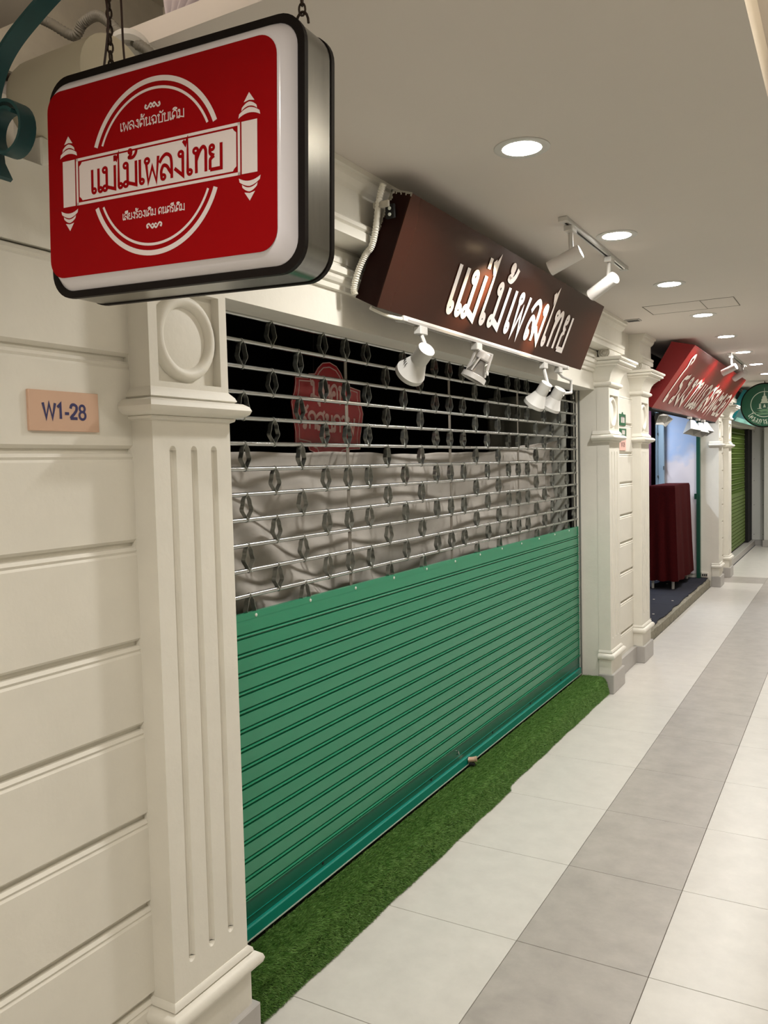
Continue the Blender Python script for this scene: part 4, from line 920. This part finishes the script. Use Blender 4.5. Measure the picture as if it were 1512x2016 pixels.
for k in range(22): x, y = random.uniform(-2.6, -1.65), random.uniform(7.6, 10.8); lit.box(x, x+.02, y, y+.012, .1125, .116)
L.part('debris', lit, 'letter_cream')
# table under a red cloth
tb = thing('cloth_table', 'tall table wholly covered by a dark red patterned cloth, white legs below', 'table', (-1.95, 10.5, .113)); L = LB(tb)
for x, y in ((-2.063, 10.03), (-1.833, 10.03), (-1.833, 10.95), (-2.063, 10.95)): L.part('leg', MB().bbox(x-.014, x+.014, y-.014, y+.014, .113, 1.30, .003), 'table_leg')
L.part('table_top', MB().bbox(-2.08, -1.815, 10.01, 10.975, 1.295, 1.325, .003), 'table_leg')
lps = []
for z, ex, wv in ((1.332, 0, 0), (1.326, .006, 0), (1.30, .012, .002), (1.0, .022, .010), (.6, .035, .016), (.215, .052, .022)):
    lo_ = []; x0, x1, y0, y1 = -2.085-ex, -1.812+ex, 10.005-ex, 10.98+ex
    per = [(x0, y0, x1, y0), (x1, y0, x1, y1), (x1, y1, x0, y1), (x0, y1, x0, y0)]
    s_ = 0
    for (ax_, ay, bx_, by), (nx, ny_) in zip(per, ((0, -1), (1, 0), (0, 1), (-1, 0))):
        for k in range(16):
            t = k/16; w_ = wv*math.sin(t*16+z*1.5+nx*3)*math.sin(PI*t)
            lo_.append((ax_+(bx_-ax_)*t+nx*w_, ay+(by-ay)*t+ny_*w_, z+(.006*math.sin(t*20) if wv > .02 else 0)))
    lps.append(lo_)
L.part('tablecloth', loft(lps, True, False), 'cloth_red', True)
# far side wall picture, door panel, curtain, post, socket
mu = thing('sky_backdrop', 'pale blue sky and cloud backdrop lining the side wall of the open shop', 'backdrop', (-1.93, 11.13, .2)); L = LB(mu)
L.part('print_panel', MB().box(-2.125, -1.735, 11.118, 11.128, .16, 2.24), 'mural')
dp = thing('door_panel', 'light blue metal door panel beside the sky backdrop', 'door', (-2.18, 11.10, .11)); L = LB(dp)
L.part('leaf', MB().bbox(-2.20, -2.126, 11.06, 11.115, .113, 2.235, .004), 'door_blue'); L.part('stile', MB().bbox(-2.235, -2.203, 11.05, 11.115, .113, 2.235, .004), 'door_blue')
for z in (.5, 1.4, 1.95): L.part('hinge', MB().cyl((-2.2015, 11.048, z), (-2.2015, 11.048, z+.03), .006, 8), 'slot_dark')
L.part('lock_plate', MB().box(-2.135, -2.125, 11.05, 11.06, 1.5, 1.55), 'slot_dark'); L.part('head_rail', MB().bbox(-2.24, -1.735, 11.05, 11.115, 2.236, 2.262, .002), 'door_blue')
vs = []; fs = []; nX = 40
for k in range(nX):
    x = -2.75+.49*k/(nX-1)
    for z in (.3, 1.2, 2.3): vs.append((x+.03*(2.3-z)*-.3, 10.98+.022*math.sin(k*1.1)+.004*math.sin(k*3.1), z))
for k in range(nX-1):
    for i in range(2): fs.append((k*3+i, (k+1)*3+i, (k+1)*3+i+1, k*3+i+1))
cu_ = MB().add(vs, fs).build('curtain', 'purple_curtain', None, True); tag(cu_, 'dark purple curtain hanging behind the red cloth table', 'curtain'); cu_.modifiers.new('thickness', 'SOLIDIFY').thickness = .003
po = thing('shutter_post', 'dark green shutter guide post at the far side of the open shop', 'post', (-1.70, 11.09, .113)); L = LB(po)
L.part('channel', MB().prism([(-1.732, 11.06), (-1.690, 11.06), (-1.690, 11.128), (-1.732, 11.128), (-1.732, 11.11), (-1.715, 11.11), (-1.715, 11.078), (-1.732, 11.078)], 'z', .113, 2.215), 'post_green')
L.part('latch', MB().bbox(-1.76, -1.733, 11.07, 11.10, 1.12, 1.19, .003), 'post_green')
so_ = thing('socket_strip', 'beige socket box low on the jamb beside the green post', 'socket', (-1.66, 11.125, .15)); L = LB(so_)
L.part('box', MB().bbox(-1.685, -1.60, 11.10, 11.1295, .118, .185, .004), 'socket')
for x in (-1.665, -1.642, -1.620): L.part('outlet', MB().bbox(x-.009, x+.009, 11.096, 11.1005, .135, .165, .001), 'slot_dark')
tl = thing('tube_light', 'bluish tube light fixed under the open shop\'s ceiling', 'lamp', (-2.6, 10.2, 2.45)); L = LB(tl)
L.part('batten', MB().bbox(-2.64, -2.56, 9.7, 10.8, 2.45, 2.498, .004), 'white_metal'); L.part('tube', MB().cyl((-2.6, 9.72, 2.435), (-2.6, 10.78, 2.435), .013, 10), 'tube_emit', True)
l = bpy.data.lights.new('tube_lamp', 'AREA'); l.shape = 'RECTANGLE'; l.size = .05; l.size_y = 1.0; l.energy = 32; l.color = (.78, .88, 1.0)
lo = bpy.data.objects.new('tube_lamp', l); COL.objects.link(lo); lo.parent = tl; lo.location = (0, .05, -.03)

# ------------------------------------------------------------------ far bay
fs_ = thing('roller_shutter', 'olive green roller shutter with a small-holed grille at the corridor end', 'shutter', (-1.70, 12.4, .1)); L = LB(fs_)
for k in range(15): L.part('slat', MB().prism([(-1.71, 1.02-.06*k), (-1.69, 1.022-.06*k), (-1.69, .975-.06*k), (-1.70, .968-.06*k), (-1.70, .962-.06*k), (-1.71, .962-.06*k)], 'y', 12.4, 16.08), 'olive_paint')
for k in range(13): L.part('bar', MB().box(-1.706, -1.694, 12.4, 16.08, 1.022+.084*k, 1.042+.084*k), 'olive_paint')
lk = MB()
for k in range(13):
    for c in range(46):
        y = 12.44+.08*c+(.04 if k % 2 else 0); z = 1.032+.084*k
        lk.add([(-1.699, y, z), (-1.699, y+.022, z+.041), (-1.699, y, z+.082), (-1.699, y-.022, z+.041), (-1.705, y, z), (-1.705, y+.022, z+.041), (-1.705, y, z+.082), (-1.705, y-.022, z+.041)], [(0, 1, 5, 4), (1, 2, 6, 5), (2, 3, 7, 6), (3, 0, 4, 7)])
o = L.part('grille_mesh', lk, 'olive_paint'); o['kind'] = 'stuff'
room('wall_far_shop', -3.2, -1.99, 12.36, 16.7, .10, 2.45, 'dark_room')
struct(MB().box(-1.98, -1.64, 16.08, 16.72, .0, 2.14).build('wall_far_jamb', 'dark_header'))
struct(MB().bbox(-1.98, -1.58, 12.37, 16.68, 0, .10, .006).build('floor_step', 'skirting_grey'))
wp = thing('wall_panel', 'plain white screwed panel closing the end of the corridor', 'panel', (-1.3, 16.70, .1)); L = LB(wp)
L.part('sheet', MB().bbox(-1.64, -1.42, 16.69, 16.72, .10, 2.55, .003), 'panel_white'); L.part('sheet', MB().bbox(-1.417, -.6, 16.685, 16.72, .10, 2.55, .003), 'panel_white')
for z in (.2, .75, 1.2, 1.6, 2.1):
    for x in (-1.60, -1.45): L.part('screw', MB().lathe([(.008, 0), (.006, .004)], 8, frame((x, 16.691, z), (x, 16.68, z))), 'screw')
pw = thing('corner_post', 'plain white square post in front of the end panel', 'post', (-1.36, 16.5, 0)); L = LB(pw)
L.part('shaft', MB().bbox(-1.41, -1.10, 16.40, 16.66, .12, CEIL, .004), 'panel_white'); L.part('plinth', MB().bbox(-1.43, -1.08, 16.38, 16.68, 0, .12, .004), 'skirting_grey')
ts = thing('signboard', 'teal tilted signboard mostly hidden behind the round green sign', 'sign', (-1.4, 13.9, 2.2))
L = tilted_box(ts, (-1.50, 2.17), (-1.27, 2.56), (-1.59, 2.22), (-1.36, 2.60), 12.75, 16.0, 'teal_sign', 'teal_sign')
L.part('mount_arm', MB().box(-1.60, -1.5, 13, 13.04, 2.35, 2.39), 'dark_header')
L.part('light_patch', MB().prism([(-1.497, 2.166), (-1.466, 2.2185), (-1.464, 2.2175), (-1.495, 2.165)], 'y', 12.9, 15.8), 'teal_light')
# round projecting sign
RY = 12.0; rc = Vector((-1.024, RY, 2.318)); RR = .293
ro = thing('round_sign', 'round dark green projecting sign with a white temple emblem, cut by the frame edge', 'sign', rc)
fy = frame((0, .03, 0), (0, -.03, 0))
MB().lathe([(RR-.006, .004), (RR, .006), (RR, .054), (RR-.006, .056)], 56, fy).build('disc', 'trim_black', ro, True)
MB().lathe([(.0005, .0575), (RR-.016, .0575), (RR-.016, .056)], 56, fy, False).build('face', 'round_green', ro)
rmap2 = lambda u, v, z=0: Vector((u, -.0285-z, v))
em = MB(); n = 64; r_ = .165; cy0 = .012
vs = []
for k in range(n): a = 2*PI*k/n; vs += [rmap2((r_-.004)*math.cos(a), cy0+(r_-.004)*math.sin(a)), rmap2((r_+.004)*math.cos(a), cy0+(r_+.004)*math.sin(a))]
em.add(vs, [(2*k, 2*k+1, 2*((k+1) % n)+1, 2*((k+1) % n)) for k in range(n)]); em.build('emblem_ring', 'round_print', ro)
tw_ = MB()
for w0, w1, v0, v1 in ((.003, .001, .17, .225), (.010, .004, .125, .17), (.030, .012, .105, .122), (.026, .026, .088, .103), (.040, .028, .068, .086), (.036, .036, .048, .066), (.050, .040, .026, .046), (.012, .003, -.012, .012), (.018, .010, -.030, -.014)):
    tw_.add([rmap2(-w0, v0, .0002), rmap2(w0, v0, .0002), rmap2(w1, v1, .0002), rmap2(-w1, v1, .0002)], [(0, 1, 2, 3)])
for s in (-1, 1):
    for u0, u1 in ((.042, .05), (.056, .064)): tw_.add([rmap2(s*u0, -.04, .0002), rmap2(s*u1, -.04, .0002), rmap2(s*u1, .02, .0002), rmap2(s*u0, .02, .0002)], [(0, 1, 2, 3)])
    tw_.add([rmap2(s*.030, -.046, .0002), rmap2(s*.085, -.046, .0002), rmap2(s*.085, -.040, .0002), rmap2(s*.030, -.040, .0002)], [(0, 1, 2, 3)])
tw_.build('emblem_tower', 'round_print', ro)
hl = MB()
for cx, wx, v0, v1 in ((0, .11, -.085, -.052), (-.075, .06, -.095, -.075), (.075, .06, -.095, -.075), (0, .12, -.125, -.10)):
    n = 14; hl.add([rmap2(cx-wx+2*wx*k/n, v0+(v1-v0)*math.sin(PI*k/n), .0001) for k in range(n+1)], [tuple(range(n+1))])
hl.build('emblem_hills', 'round_print_mid', ro)
arcm = MB(); tx = 'โครงการหลวง'; tot = text_width(tx); R1 = .225; span = 1.9; a = 1.5*PI-span/2
for ch in tx:
    adv = G[ch][0]/tot*span; ca = a+adv*.1
    def amap(u, v, z=0, ca=ca): aa = ca+u/R1; rr_ = R1-v; return rmap2(rr_*math.cos(aa), cy0+rr_*math.sin(aa), .0002+z)
    glyph(arcm, ch, 0, -.02, .05, .042, .008, amap, 0); a += adv
arcm.build('arc_lettering', 'round_print', ro)
tx = '• ROYAL PROJECT •'; span = 1.75
for k, ch in enumerate(tx):
    if ch == ' ': continue
    aa = 1.5*PI-span/2+span*(k+.5)/len(tx)
    latin(ch, .034, lambda u, v, aa=aa: rmap2((.252-v)*math.cos(aa+u/.252), cy0*.6+(.252-v)*math.sin(aa+u/.252), .0003), 'round_print', 'arc_letter', ro)
MB().cyl((0, 0, RR-.004), (0, 0, CEIL-2.318), .006, 8).build('hanger_rod', 'chain_iron', ro)

# ------------------------------------------------------------------ red plaque hung inside the closed shop
pq = thing('hanging_plaque', 'red ornate plaque with pale Thai lettering hanging behind the grille', 'plaque', (-2.0, 3.05, 1.90)); pq.rotation_euler = (math.radians(-2.6), 0, 0)
def plq(sc_, dx): 
    half = [(0, .200), (.055, .190), (.090, .165), (.115, .135), (.160, .130), (.165, .118), (.165, .112), (.255, .105), (.255, .080), (.262, .045), (.283, .0), (.262, -.09), (.255, -.12), (.255, -.165), (.165, -.172), (.155, -.19), (.11, -.20), (.09, -.225), (.05, -.245), (0, -.25)]
    pts = half+[(-y, z) for y, z in half[::-1][1:-1]]
    return [(y*sc_, z*sc_) for y, z in pts]
MB().prism(plq(1, 0), 'x', -.006, .0).build('board', 'plaque_red', pq)
ol = MB(); ribbon(ol, plq(.90, 0), .005, lambda u, v, z: Vector((.0008+z, u, v)), 0, True); ribbon(ol, plq(1.0, 0), .004, lambda u, v, z: Vector((.0007+z, u, v)), 0, True); ol.build('outline', 'plaque_white', pq)
pl = MB(); pmap = lambda u, v, z: Vector((.001+z, u, v))
write(pl, 'มุมคน', -.145, .03, .29/text_width('มุมคน'), .074, .014, pmap, 0)
write(pl, 'รักสุขภาพ', -.215, -.100, .43/text_width('รักสุขภาพ'), .072, .014, pmap, 0); pl.build('lettering', 'plaque_white', pq)
for s in (-1, 1): MB().tube([(0-.003, s*.12, .13), (-.003, s*.12, .53)], .0015, 5).build('hanging_wire', 'chain_iron', pq)

# ------------------------------------------------------------------ pieces that belong to a part hang under that part
SUB = {'lettering': ('face', 'board'), 'lens': ('hood', 'barrel', 'front_rim'), 'vent_slit': ('hood',), 'hinge': ('leaf',), 'lock_plate': ('leaf',), 'outlet': ('box',), 'screw': ('sheet',),
       'arc_letter': ('face',), 'arc_lettering': ('face',), 'emblem_ring': ('face',), 'emblem_tower': ('face',), 'emblem_hills': ('face',), 'key_face': ('barrel',), 'print': ('plate',), 'outline': ('board',),
       'flaked_edge': ('case',), 'louvre': ('case',), 'bolt': ('mount_bracket',), 'clamp_knob': ('front_rim',), 'slot': ('frame', 'rail'), 'rail_seam': ('bottom_rail',), 'screw_hole': ('bottom_rail',), 'pull_tab': ('bottom_rail',)}
for root in [o for o in COL.objects if o.type == 'EMPTY']:
    kids = list(root.children); base = lambda o: o.name.split('.')[0]
    for c in kids:
        for pn in SUB.get(base(c), ()):
            par = [k for k in kids if base(k) == pn and k is not c]
            if par: c.parent = par[0]; break
